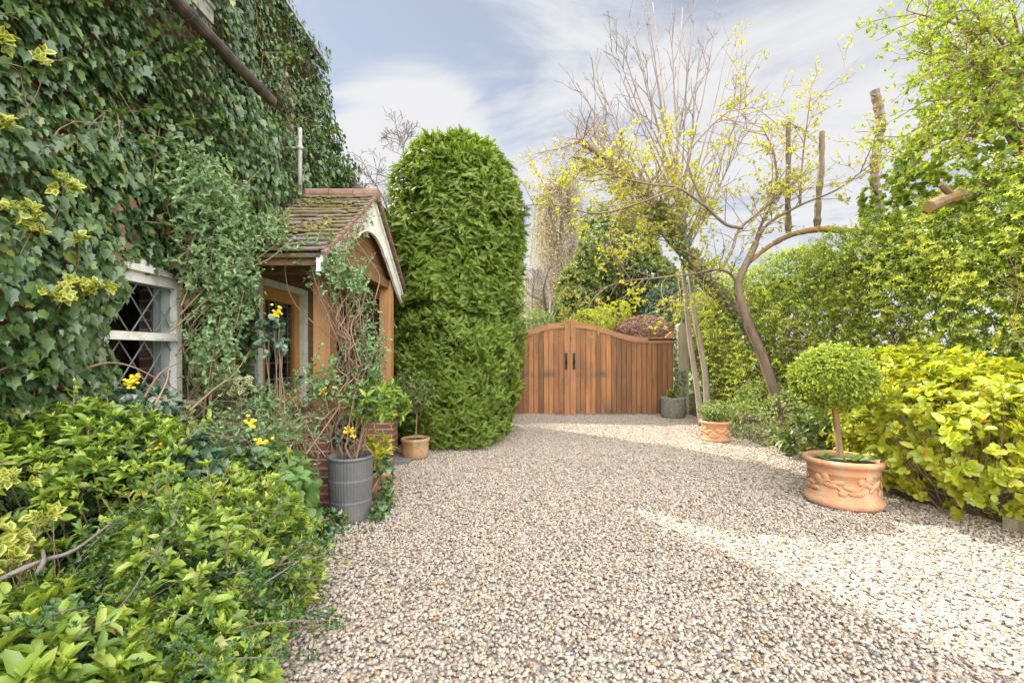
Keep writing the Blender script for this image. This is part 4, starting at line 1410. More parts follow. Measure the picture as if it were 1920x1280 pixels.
def build_ivy():
    root = thing('ivy', 'dense dark ivy covering the cottage wall up to the eaves', 'climber', (XW, 4.0, 0))
    mb = MB()
    lf = lump_fn(31, 1.7, 3)
    lf2 = lump_fn(77, 3.6, 2)
    n = 64000
    y = RNG.uniform(.2, 6.75, n); z = RNG.uniform(.1, 5.4, n)
    thick = .16 + .19 * lf(np.stack([np.zeros(n), y, z], -1)) + .10 * lf2(np.stack([np.zeros(n), y, z], -1))
    thick = np.clip(thick, .03, .5)
    # deeper growth over the eave and round the corner
    thick += .10 * np.clip((z - 4.3) / .9, 0, 1) + .05 * np.clip((y - 5.6), 0, 1)
    # bulging masses left of the window
    thick += .22 * np.exp(-((y - 2.35) / .35) ** 2 - ((z - 1.75) / .55) ** 2)
    dep = RNG.uniform(0, 1, n) ** .6
    x = XW + .01 + thick * dep
    keep = z < ivy_top(y) - .08 * RNG.uniform(0, 1, n)
    wl = 2.90 + .05 * np.sin(z * 11)
    keep &= ~((y > wl) & (y < 3.57) & (z > .98) & (z < 1.99 + .03 * np.sin(y * 25)))
    keep &= ~((y > 4.45) & (y < 6.16) & (z < 2.25))
    keep &= ~((y > 4.02) & (y < 6.3) & (z < 3.18 - np.abs(y - 5.15) * .67) & (z > 1.9))
    keep &= ~((y > 4.86) & (y < 5.10) & (z > 3.1) & (z < 3.75) & (RNG.uniform(0, 1, n) < .55))
    keep &= ~((y < 4.36) & (np.abs(z - 3.77) < .09) & (x > XW + .22) & (RNG.uniform(0, 1, n) < .86))
    keep &= ~((y > 2.6) & (y < 3.64) & (np.abs(z - 4.06) < .12) & (RNG.uniform(0, 1, n) < .85))
    # thin patches where the brown stems and wall show
    bare = lump_fn(5, 2.6, 2)(np.stack([np.zeros(n), y, z], -1))
    keep &= ~((bare > .78) & (RNG.uniform(0, 1, n) < .75))
    x, y, z, dep = x[keep], y[keep], z[keep], dep[keep]
    m = len(x)
    corner = np.clip((y - 6.05) / .4, 0, 1)
    topf = np.clip((z - (ivy_top(y) - .35)) / .35, 0, 1)
    nr = np.stack([1 - .6 * corner, .9 * corner, .35 + .8 * topf], -1) + RNG.normal(0, .42, (m, 3))
    ax = np.stack([.35 + 0 * x, RNG.normal(.05, .55, m), -.9 + .45 * RNG.normal(0, .5, m)], -1)
    s = (.034 + .056 * RNG.uniform(0, 1, m) ** 1.4) * (1 - .25 * np.clip((z - 2.8) / 2.5, 0, 1))
    pos = np.stack([x, y, z], -1)
    mb.leaves(T_IVY, pos, ax, nr, s, RNG.uniform(.62, 1.0, m))
    # return round the corner
    q = 2600
    cx = RNG.uniform(-3.9, XW + .1, q); cz = RNG.uniform(.1, 5.0, q)
    cy = YE + .02 + .42 * RNG.uniform(.2, 1, q)
    kk = cz < ivy_top(cy)
    pos = np.stack([cx, cy, cz], -1)[kk]
    mb.leaves(T_IVY, pos, np.array([0, .3, -1.]) + RNG.normal(0, .4, pos.shape), np.array([.1, 1, .3]) + RNG.normal(0, .3, pos.shape), RNG.uniform(.055, .1, len(pos)))
    IVY_MB = mb
    # young pale shoots standing out of the face
    yb = MB(); tw = MB()
    for k in range(170):
        yy, zz = random.uniform(1.5, 6.2), random.uniform(1.2, 5.1)
        if 4.0 < yy and zz < 3.3: continue
        if 2.7 < yy < 3.7 and .9 < zz < 2.1: continue
        if zz > float(ivy_top(np.array(yy))) - .1: continue
        p = np.array([XW + .16, yy, zz]); d = norm(np.array([1., random.uniform(-.6, .6), random.uniform(-.3, .7)]))
        L = random.uniform(.10, .30)
        pts = [p + d * L * s + np.array([0, 0, -.10 * s * s * L]) for s in (0, .33, .66, 1)]
        tw.tube(pts, np.linspace(.0035, .0018, 4), 4, cap=False)
        qn = random.randint(5, 9)
        base = np.array([pts[0] + (pts[-1] - pts[0]) * random.uniform(.25, 1) for _ in range(qn)])
        yb.leaves(T_IVY if random.random() < .6 else T_OVAL, base, d + RNG.normal(0, .7, (qn, 3)), np.array([.5, 0, 1.]) + RNG.normal(0, .4, (qn, 3)), RNG.uniform(.035, .07, qn))
    # wandering brown stems
    for k in range(120):
        yy, zz = random.uniform(1.6, 6.0), random.uniform(.3, 4.9)
        if 3.9 < yy and zz < 3.2: continue
        if 2.7 < yy < 3.8 and .8 < zz < 2.2: continue
        p = np.array([XW + .03 + .08 * random.random(), yy, zz]); d = np.array([0, random.uniform(-.5, .5), 1.])
        pts = [p]
        for i in range(6):
            d = d + RNG.normal(0, .35, 3) * np.array([.15, 1, 1]); pts.append(pts[-1] + norm(d) * .12)
        pts = [q_ for q_ in pts if not (2.7 < q_[1] < 3.7 and .9 < q_[2] < 2.1)]
        if len(pts) > 2: tw.tube(pts, np.linspace(.0045, .0025, len(pts)), 4, cap=False)
    yb.build('young_foliage', M['ivy_young'], root)
    tw.build('stem', M['twig'], root, smooth=True)
    dl = IVY_MB
    n = 26
    pos = np.stack([XW + RNG.uniform(.12, .24, n), RNG.uniform(2.7, 3.9, n), RNG.uniform(2.0, 2.4, n)], -1)
    dl.leaves(T_IVY, pos, np.array([.2, 0, -1.]) + RNG.normal(0, .4, (n, 3)), np.array([1, 0, .3]) + RNG.normal(0, .4, (n, 3)), RNG.uniform(.04, .07, n), mi=1)
    dl.build('foliage', [M['ivy'], M['dead_leaf']], root, smooth=True)


build_ivy()


# ================================================================== LEFT BORDER
def climbing_shrub():
    root = thing('climbing_shrub', 'twining blue-green climber over the porch roof edge and near oak post', 'climber', (-1.75, 3.9, 0))
    fo, st = MB(), MB()
    masses = [((-2.2, 3.45, 2.15), (.24, .36, .50), 1250), ((-2.2, 3.5, 1.80), (.20, .20, .26), 330), ((-1.62, 3.85, 1.15), (.20, .16, .16), 150), ((-1.55, 3.9, 2.12), (.16, .16, .16), 170), ((-2.2, 3.25, 2.55), (.22, .28, .30), 420),
              ((-1.75, 3.86, 2.24), (.22, .14, .10), 150), ((-1.42, 3.95, 2.00), (.16, .26, .22), 260), ((-1.25, 4.02, 1.45), (.11, .18, .40), 200), ((-2.0, 3.72, 2.38), (.22, .14, .12), 200), ((-1.26, 3.95, 1.05), (.16, .2, .18), 170), ((-1.98, 3.66, .98), (.20, .22, .12), 150), ((-2.15, 3.3, 1.45), (.16, .22, .35), 240)]
    for c, r, n in masses:
        d = rdirs(n); p = np.array(c) + d * np.array(r) * (RNG.uniform(0, 1, n) ** .45)[:, None] * 1.05
        p += RNG.normal(0, .04, p.shape)
        dirs = norm(d + np.array([.3, -.2, .6]) + RNG.normal(0, .4, (n, 3)))
        rosettes(fo, T_OVAL, p, dirs, 3, .042, (.6, 1.2), back=.03)
        for i in range(11):
            a = p[RNG.integers(n)]
            b = np.array([RNG.normal(-1.45, .06), RNG.normal(3.95, .06), max(.2, c[2] - RNG.uniform(.4, .9))]) if c[0] > -1.8 else np.array([RNG.normal(-2.35, .06), RNG.normal(3.35, .12), max(.2, c[2] - RNG.uniform(.4, .9))])
            m_ = (a + b) / 2 + RNG.normal(0, .09, 3)
            st.tube(polyline([b, m_, a], 5), np.linspace(.006, .002, 11), 4, cap=False)
    # long twining stems round the near post
    for k in range(13):
        z0 = random.uniform(.3, .9); ph = random.uniform(0, 6.28); tw = random.uniform(-1.3, 1.3)
        pts = []
        rr = random.uniform(.06, .17)
        for s in np.linspace(0, 1, 12):
            z = z0 + s * random.uniform(1.1, 1.25) * 1.35
            a = ph + tw * 3.0 * s
            pts.append((XP + .30 + rr * math.cos(a) + .05 * RNG.normal(), YN - .16 + rr * .8 * math.sin(a) + .04 * RNG.normal(), z))
        st.tube(polyline(pts, 3), np.linspace(random.uniform(.006, .012), .003, 34), 5, cap=False)
    # stem climbing the bargeboard
    for k in range(4):
        pts = [(XP + .17 + .02 * RNG.normal(), 3.80 + s * 1.0, 2.14 + s * .67 + .05 * math.sin(s * 14 + k) + .02 * RNG.normal()) for s in np.linspace(0, 1.05, 10)]
        st.tube(polyline(pts, 3), np.linspace(.007, .003, 28), 5, cap=False)
        q = np.array(pts); q = q + RNG.normal(0, .05, q.shape)
        rosettes(fo, T_OVAL, np.concatenate([q, q + RNG.normal(0, .05, q.shape)]), np.tile([.6, 0, .6], (len(q) * 2, 1)) + RNG.normal(0, .3, (len(q) * 2, 3)), 4, .04, (.6, 1.2), back=.03)
    # free shoots
    for k in range(46):
        c, r, n = random.choice(masses)
        p = np.array(c) + rdirs(1)[0] * np.array(r); d = norm(np.array([.5, -.3, .9]) + RNG.normal(0, .5, 3))
        L = random.uniform(.15, .36)
        pts = [p + d * L * s + np.array([.05, 0, .06]) * s * s for s in (0, .35, .7, 1)]
        st.tube(pts, np.linspace(.004, .0018, 4), 4, cap=False)
        q = np.array([p + d * L * s for s in np.linspace(.1, 1, 8)])
        rosettes(fo, T_OVAL, q, np.tile(d, (8, 1)) + RNG.normal(0, .2, (8, 3)), 3, .042, (.6, 1.1), back=.01)
    fo.build('foliage', M['climber'], root)
    st.build('stem', M['twig'], root, smooth=True)


climbing_shrub()

shrub('evergreen_shrub', 'light green evergreen shrub with pointed leaf whorls under the leaded window', 'shrub',
      [((-2.2, 2.45, .60), (.50, .60, .52)), ((-1.82, 2.72, .46), (.38, .45, .38)), ((-2.5, 1.80, .72), (.44, .55, .50)), ((-1.95, 2.25, .42), (.36, .35, .36))], 3000, LANCES, 7, .058, M['glossy'], nstem=60, seed=3, layers=((1, .14), (.45, .5)), up=.75, lumpy=.30, tip=.7, stray=90)
shrub('evergreen_shrub', 'yellow-green evergreen shrub spilling over the gravel, biggest mound in the lower border', 'shrub',
      [((-1.43, 2.12, .30), (.35, .54, .40)), ((-1.52, 2.68, .26), (.22, .30, .32)), ((-1.30, 1.75, .18), (.24, .30, .28)), ((-1.80, 2.25, .30), (.25, .4, .36))], 1500, LANCES, 7, .058, M['glossy_b'], nstem=50, seed=8, layers=((1, .14), (.45, .5)), up=.7, lumpy=.30, stem_r=.006, tip=.7, stray=80)
shrub('evergreen_shrub', 'broad-leaved light green shrub low in the corner below the fine-leaved branches', 'shrub',
      [((-1.52, 1.34, .24), (.44, .38, .36)), ((-1.15, 1.62, .10), (.28, .30, .26))], 560, [T_OVAL, T_LANCE_B], 7, .070, M['glossy_b'], nstem=25, seed=12, layers=((1, .14), (.5, .5)), up=.75, lumpy=.26, tip=.5)


def cotoneaster():
    root = thing('small_leaved_shrub', 'fine-leaved shrub with bare woody branches lying across the border', 'shrub', (-2.0, 1.75, 0))
    fo, st = MB(), MB()
    for k in range(170):
        b = np.array([-1.95 + RNG.normal(0, .22), 1.80 + RNG.normal(0, .22), .15])
        a = random.uniform(-1.1, 1.5); L = random.uniform(.4, 1.0)
        d = norm(np.array([math.cos(a), math.sin(a) * .9, random.uniform(.35, .95)]))
        pts = [b]
        for i in range(7):
            d = norm(d + RNG.normal(0, .10, 3) + np.array([0, 0, -.07])); pts.append(pts[-1] + d * L / 7)
        pts = np.array(pts)
        st.tube(pts, np.linspace(.006, .002, 8), 4, cap=False)
        q = np.concatenate([pts[2:] + RNG.normal(0, .035, pts[2:].shape) for _ in range(12)])
        rosettes(fo, T_SMALL, q, np.array([0, 0, 1.]) + RNG.normal(0, .5, q.shape), 4, .021, (.5, 1.3), back=.01)
    for pts in ([P(0, 1085, 1.65), P(75, 1052, 1.72), P(140, 1030, 1.78), P(215, 975, 2.0)], [P(105, 1120, 1.66), P(150, 1145, 1.66), P(205, 1160, 1.68), P(250, 1130, 1.8)], [P(70, 1075, 1.68), P(82, 1050, 1.7), P(80, 1030, 1.75)], [P(170, 1300, 1.5), P(215, 1240, 1.6), P(270, 1190, 1.75)],
                [P(190, 1160, 1.7), P(200, 1180, 1.7)], [P(0, 1150, 1.6), P(60, 1120, 1.64), P(105, 1120, 1.66)]):
        limb(st, pts, .011, .005, 6, 5, rough=.08)
    fo.build('foliage', M['small_dark'], root)
    st.build('branch', M['twig_grey'], root, smooth=True)


cotoneaster()
shrub('broad_leaved_shrub', 'soft pale green shrub with drooping broad leaves beside the ribbed grey pot', 'shrub',
      [((-1.62, 3.05, .40), (.22, .30, .36)), ((-1.55, 3.25, .30), (.14, .22, .26))], 150, T_BROAD, 4, .105, M['soft'], nstem=30, seed=21, layers=((1, .12), (.5, .5)), up=.35, inc=(.8, 1.5))
shrub('trailing_ivy', 'low trailing ivy around the foot of the ribbed grey pot', 'ivy',
      [((-1.50, 3.58, .05), (.20, .16, .10)), ((-1.13, 3.86, .04), (.07, .20, .07)), ((-1.12, 4.05, .22), (.07, .08, .26)), ((-1.50, 3.2, .05), (.20, .30, .12)), ((-1.36, 2.6, .04), (.12, .5, .07))], 420, T_IVY, 3, .05, M['ivy'], nstem=12, seed=22, layers=((1, .2), (.4, .6)), up=.4, loc=(-1.4, 3.7, 0))


def variegated(name, label, masses, size, mats, seed, loc):
    root = thing(name, label, 'shrub', loc)
    fo, st = MB(), MB()
    for c, r, n in masses:
        c = np.array(tuple(c)); d = rdirs(n)
        p = c + d * np.array(r) * RNG.uniform(.3, 1, n)[:, None]
        rosettes(fo, T_VAR, p, d * .5 + np.array([.5, -.25, .5]) + RNG.normal(0, .3, (n, 3)), 6, size, (.55, 1.25), back=size * .5)
        b = np.array([XW + .10, c[1] + .05, max(.05, c[2] - .35)]) if c[0] < -2.1 else np.array([c[0], c[1], 0.02])
        for i in range(1 if c[0] < -2.1 else 6):
            a = p[RNG.integers(n)]
            st.tube(polyline([b, (a + b) / 2 + RNG.normal(0, .05, 3), a], 4), np.linspace(.003, .0015, 9), 4, cap=False)
    fo.build('foliage', mats, root)
    st.build('branch', M['twig'], root, smooth=True)


VY = [M['var_in'], M['var_out']]; VC = [M['varc_in'], M['varc_out']]
variegated('variegated_shrub', 'yellow-edged evergreen threading through the ivy beside and above the leaded window', [
    (P(180, 535, 2.42), (.07, .14, .045), 16), (P(120, 550, 2.26), (.07, .1, .04), 9), (P(125, 345, 2.27), (.06, .10, .05), 8), (P(45, 395, 2.08), (.07, .09, .05), 10),
    (P(8, 232, 1.98), (.05, .05, .05), 6), (P(8, 75, 1.98), (.05, .05, .05), 6), (P(150, 445, 2.34), (.04, .05, .03), 3), (P(75, 105, 2.14), (.05, .06, .05), 4), (P(78, 430, 2.16), (.03, .04, .03), 3)], .047, VY, 5, (XW + .2, 2.5, 0))
variegated('variegated_shrub', 'yellow-edged evergreen low in the border among the light green whorls', [
    (P(40, 890, 1.95), (.07, .08, .04), 7), (P(30, 1010, 1.80), (.07, .07, .05), 8), (P(95, 960, 1.9), (.06, .08, .04), 5), (P(10, 1060, 1.72), (.05, .06, .04), 4), (P(300, 850, 2.55), (.05, .06, .10), 9), (P(405, 910, 2.5), (.06, .06, .05), 7)], .046, VY, 6, (-2.0, 1.95, 0))
variegated('variegated_shrub', 'cream-edged evergreen between the window and the porch door', [
    (P(420, 700, 3.5), (.10, .18, .10), 34), (P(455, 720, 3.5), (.10, .12, .08), 22), (P(372, 685, 3.4), (.06, .1, .08), 14), (P(365, 560, 3.5), (.10, .18, .07), 16), (P(440, 560, 3.7), (.08, .12, .08), 10), (P(345, 450, 3.4), (.05, .1, .05), 6), (P(350, 770, 3.3), (.06, .1, .06), 8), (P(420, 390, 3.8), (.06, .1, .12), 12)], .048, VC, 7, (-2.25, 3.5, 0))


def mahonia(label, c, r, n, flowers, seed):
    root, pts = shrub('flowering_shrub', label, 'shrub', [(c, r)], n, t_oval(.30, .5, .10, .16, .85), 7, .062, M['mahonia'], nstem=10, seed=seed, layers=((1, .2), (.4, .6)), up=.5)
    for fp in flowers:
        f = MB()
        fp = np.array(tuple(fp))
        for i in range(13):
            q = fp + RNG.normal(0, 1, 3) * np.array([.019, .019, .017])
            f.lathe([(.002, -.008), (.010, -.003), (.013, .003), (.007, .009), (.001, .010)], tuple(q), 6, 1, 1, random.random())
        f.build('flower_cluster', M['petal'], root, smooth=True)


mahonia('spiny dark-leaved shrub with yellow flower clusters in front of the bare twigs', (-1.72, 3.05, .60), (.24, .26, .24), 70, [P(490, 828, 2.78), P(468, 794, 2.80)], 41)
mahonia('spiny dark-leaved shrub flowering yellow below the leaded window', (-2.32, 2.85, 1.0), (.16, .26, .22), 60, [P(243, 720, 2.74), P(250, 708, 2.75)], 42)
mahonia('small dark shrub with yellow flowers behind the ribbed grey pot', (-1.45, 4.0, .70), (.14, .12, .14), 26, [P(652, 805, 3.82), P(660, 812, 3.82), P(603, 733, 3.82)], 43)
mahonia('spiny blue-green shrub sunk among the light green whorls', (-1.85, 2.55, .78), (.22, .2, .14), 60, [P(300, 842, 2.42)], 44)
mahonia('dark-leaved shrub with orange-yellow flowers beside the porch door', (-1.90, 3.60, 1.50), (.10, .12, .16), 20, [P(520, 583, 3.58), P(514, 590, 3.58)], 45)


def twig_tangle():
    root = thing('bare_shrub', 'tangle of bare brown twigs in front of the porch', 'shrub', (-1.85, 3.6, 0))
    st, fo = MB(), MB()
    for k in range(230):
        b = np.array([-1.95 + RNG.normal(0, .17), 3.45 + RNG.normal(0, .17), .55])
        a = random.uniform(0, 6.28); L = random.uniform(.55, 1.05)
        d = norm(np.array([math.cos(a) * .6, math.sin(a) * .6, random.uniform(.8, 1.5)]))
        pts = [b]
        for i in range(8):
            d = norm(d + RNG.normal(0, .13, 3) + np.array([math.cos(a), math.sin(a), 0]) * .10 + np.array([0, 0, -.13])); pts.append(pts[-1] + d * L / 8)
        if max(q_[0] for q_ in pts) > -1.42: continue
        st.tube(pts, np.linspace(random.uniform(.003, .0065), .0015, 9), 4, cap=False)
        if True:
            q = np.concatenate([np.array(pts[3:]) + RNG.normal(0, .03, (6, 3)) for _ in range(2)])
            rosettes(fo, T_OVAL, q, np.array([0, 0, 1.]) + RNG.normal(0, .5, q.shape), 3, .032, (.6, 1.2), back=.01)
    for pts in ([P(355, 770, 2.9), P(400, 730, 3.1), P(440, 700, 3.3), P(470, 655, 3.5)], [P(270, 745, 2.75), P(300, 700, 2.85), P(335, 680, 2.9)], [P(290, 760, 2.7), P(312, 715, 2.8), P(318, 680, 2.85)], [P(160, 690, 2.6), P(205, 680, 2.65), P(255, 690, 2.7), P(330, 730, 2.9)],
                [P(600, 790, 3.7), P(640, 760, 3.9), P(690, 770, 3.95), P(735, 770, 4.0), P(745, 755, 4.02)], [P(560, 870, 3.3), P(610, 800, 3.6), P(655, 735, 3.9)]):
        limb(st, pts, .008, .003, 5, 6, rough=.05)
    st.build('branch', M['twig'], root, smooth=True)
    fo.build('foliage', M['climber'], root)


twig_tangle()


def potted(name, label, cat, c, soil_z, stem_h, crown, tpl, k, size, mat, ntip, seed, lean=(0, 0), stem_r=.012, inc=(.6, 1.3), up=.4, stem_mat='twig', depth=((1, .35), (.6, .8))):
    root = thing(name, label, cat, (c[0], c[1], soil_z))
    st = MB()
    top = np.array([c[0] + lean[0], c[1] + lean[1], soil_z + stem_h])
    limb(st, [(c[0], c[1], soil_z - .03), (c[0] + lean[0] * .4 + .006, c[1] + lean[1] * .5, soil_z + stem_h * .5), tuple(top)], stem_r, stem_r * .7, 8, 6)
    fo = MB()
    for fr_, dp_ in depth:
        p, nr = blob_points(crown, int(ntip * fr_), seed, .12, dp_)
        rosettes(fo, tpl, p, nr * .8 + np.array([0, 0, up]) + RNG.normal(0, .3, p.shape), k, size, inc, back=size * .4)
        for i in RNG.choice(len(p), min(16, len(p)), replace=False):
            st.tube(polyline([top - np.array([0, 0, .03]), (top + p[i]) / 2 + RNG.normal(0, .02, 3), p[i]], 4), np.linspace(stem_r * .45, .002, 9), 4, cap=False)
    st.build('trunk', M[stem_mat], root, smooth=True)
    fo.build('foliage', mat, root)
    return root


potted('potted_laurel', 'young glossy laurel on a thin stem growing in the ribbed grey pot', 'shrub', (RC[0] + .03, RC[1] + .02), .50, .30, [((-1.20, 3.92, .98), (.24, .22, .17)), ((-1.02, 3.95, .92), (.14, .16, .12))], T_LANCE, 7, .085, M['glossy'], 75, 51, (.08, .05))
potted('bay_tree', 'small bay tree with a bare stem in the brown glazed pot', 'shrub', (BC[0], BC[1]), .26, .36, [((-1.28, 6.0, .86), (.27, .24, .20)), ((-1.42, 6.0, .98), (.14, .16, .14))], T_LANCE, 6, .075, M['evergreen'], 85, 52, (.02, 0), .011)
potted('yellow_leaved_plant', 'yellow-leaved young plant in the hidden terracotta pot', 'plant', (TC_[0], TC_[1]), .24, .12, [((-1.27, 4.33, .46), (.11, .11, .16))], T_LANCE, 7, .085, M['skimmia'], 26, 53, (0, 0), .008)
potted('heather_plant', 'wispy pale heather growing in the small terracotta pot', 'plant', (SC_[0], SC_[1]), .29, .08, [((SC_[0], SC_[1], .46), (.26, .25, .18))], T_SMALL, 6, .030, M['cover'], 380, 54, (0, 0), .012, depth=((1, .6), (.5, .9)), up=.8)
potted('sprouting_bulb', 'fresh green shoots in the grey stone pot by the gate', 'plant', (GC[0], GC[1]), .38, .04, [((GC[0] + .02, GC[1], .50), (.15, .12, .07))], T_LANCE, 6, .085, M['glossy'], 16, 55, (0, 0), .008, up=1.2, inc=(.15, .7))

# ball topiary in the urn
def topiary():
    c = (UC[0] - .05, UC[1], .40)
    root = thing('topiary_tree', 'clipped round topiary ball on a bare stem in the large terracotta pot', 'topiary', c)
    st = MB()
    limb(st, [(c[0] + .03, c[1], .36), (c[0] + .005, c[1], .62), (c[0] - .03, c[1], .92), (c[0] - .03, c[1], 1.12)], .030, .024, 10, 6, rough=.05)
    bc = np.array((c[0] - .05, c[1], 1.17))
    for i in range(60):
        d = rdirs(1)[0]
        st.tube(polyline([(c[0] - .03, c[1], .98 + .14 * random.random()), bc + d * .15, bc + d * np.array([.33, .33, .27])], 4), np.linspace(.008, .002, 9), 4, cap=False)
    fo = MB()
    bl_ = [((bc[0], bc[1], bc[2]), (.325, .325, .285))]
    for n, dp in ((3000, .07), (2200, .38)):
        p, nr = blob_points(bl_, n, 61, .085, dp, f=7)
        p[:, 2] = np.maximum(p[:, 2], bc[2] - .27 + .03 * RNG.uniform(0, 1, len(p)))
        rosettes(fo, T_SMALL, p, nr + np.array([0, 0, .3]) + RNG.normal(0, .3, p.shape), 5, .034, (.5, 1.3), back=.015)
    n = 320
    p, nr = blob_points(bl_, n, 62, .09, 0)
    rosettes(fo, T_SMALL, p + nr * .025, nr + RNG.normal(0, .2, p.shape), 5, .034, (.4, 1.0), back=.03)
    st.build('trunk', M['bark_moss'], root, smooth=True)
    fo.build('crown', M['topiary'], root)
    # a few broad bulb leaves at its foot
    b2 = thing('bulb_plant', 'broad green bulb leaves lying on the soil at the foot of the topiary', 'plant', (c[0] + .1, c[1] - .08, .40))
    f2 = MB()
    q = np.array([[c[0] + .08, c[1] - .10, .41], [c[0] + .15, c[1] - .06, .41], [c[0] - .12, c[1] - .02, .41]])
    rosettes(f2, t_oval(.20, .5, .25, .06, .75), q, np.tile([0, 0, 1.], (3, 1)), 5, .17, (.7, 1.35))
    f2.build('foliage', M['soft'], b2)


topiary()


# ================================================================== CLIPPED CONIFER
def conifer():
    cx, cy, ax_, ay_, H = -.92, 7.72, .98, 1.42, 4.86
    root = thing('conifer', 'tall clipped conifer with a rounded top between porch and gate', 'conifer', (cx, cy, 0))
    lf = lump_fn(91, 1.6, 3); lf2 = lump_fn(92, 4.5, 2)

    def prof(z):
        t = np.clip((z - 3.2) / (H - 3.2), 0, 1)
        dome = np.sqrt(1 - t ** 2.6)
        low = np.interp(z, [0, .3, .8, 1.5, 1.85, 2.1, 3.0, 3.6], [.86, .94, 1.0, 1.035, 1.02, .965, .975, .97])
        return low * dome

    def surf(n, shrink=0.):
        z = RNG.uniform(0.03, H - .01, n); a = RNG.uniform(0, 2 * math.pi, n)
        # top cap gets its own share
        m = int(n * .22); a2 = RNG.uniform(0, 2 * math.pi, m); rr = np.sqrt(RNG.uniform(0, 1, m))
        e = 2.6
        def se(a): return (np.abs(np.cos(a)) ** e + np.abs(np.sin(a)) ** e) ** (-1 / e)
        k = prof(z) * se(a)
        p1 = np.stack([cx + ax_ * k * np.cos(a), cy + ay_ * k * np.sin(a), z], -1)
        tz = 3.2 + (H - 3.2) * np.clip(1 - rr ** 2, 0, 1) ** (1 / 2.6)
        k2 = rr * se(a2) * .97
        p2 = np.stack([cx + ax_ * k2 * np.cos(a2), cy + ay_ * k2 * np.sin(a2), tz], -1)
        p = np.concatenate([p1, p2])
        c = np.array([cx, cy, 0]) + np.stack([0 * p[:, 2], 0 * p[:, 2], np.minimum(p[:, 2], 3.2)], -1)
        nr = norm((p - c) / np.array([ax_, ay_, 1.2]))
        p = p + nr * (.085 * lf(p) + .085 * lf2(p) - shrink)[:, None]
        return p, nr

    fo = MB()
    # thinner seam at about a third of the height, where the upper growth hangs over the shorn lower part
    for n, sh, s0, s1 in ((22000, .0, .12, .23), (7000, -.055, .11, .21), (8000, .11, .15, .26), (5500, .27, .24, .36), (420, -.09, .15, .24)):
        p, nr = surf(n, sh)
        seam = np.abs(p[:, 2] - (1.95 + .12 * np.sin(p[:, 0] * 4))) < .10
        p = p - nr * (seam * .12)[:, None]
        gap = (lf2(p * 1.3) < -.34) & (RNG.uniform(0, 1, len(p)) < .75)
        if sh < .2: p, nr = p[~gap], nr[~gap]
        m = len(p)
        hi = np.clip((p[:, 2] - 1.9) / .4, 0, 1)[:, None]
        tang = np.cross(nr, [0, 0, 1.])
        ax = nr * RNG.uniform(.25, .75, (m, 1)) + np.array([0, 0, 1.]) * (.55 - 1.25 * hi * RNG.uniform(.1, 1, (m, 1))) + tang * RNG.normal(0, .65, (m, 1)) + RNG.normal(0, .2, (m, 3))
        un = nr * .9 + np.array([0, 0, .45]) + RNG.normal(0, .5, (m, 3))
        s = RNG.uniform(s0, s1, m) * (1 - .34 * (1 - hi[:, 0]))
        fo.leaves(T_SPRAY, p - ax * (s * .45)[:, None] * .8, ax, un, s)
    fo.build('crown', M['conifer'], root)
    st = MB()
    limb(st, [(cx, cy, -.02), (cx + .02, cy, 2.0), (cx, cy, 4.3)], .13, .03, 10, 6)
    for k in range(150):
        z = random.uniform(.3, 4.2); a = random.uniform(0, 6.28)
        k_ = float(prof(np.array(z))) * .82
        e = np.array([cx + ax_ * k_ * math.cos(a), cy + ay_ * k_ * math.sin(a), z + .25])
        b = np.array([cx, cy, max(.1, z - .35)])
        st.tube([b, (b + e) / 2 + RNG.normal(0, .04, 3), e], [.02, .012, .004], 5, cap=False)
    st.build('trunk', M['twig_dark'], root, smooth=True)


conifer()


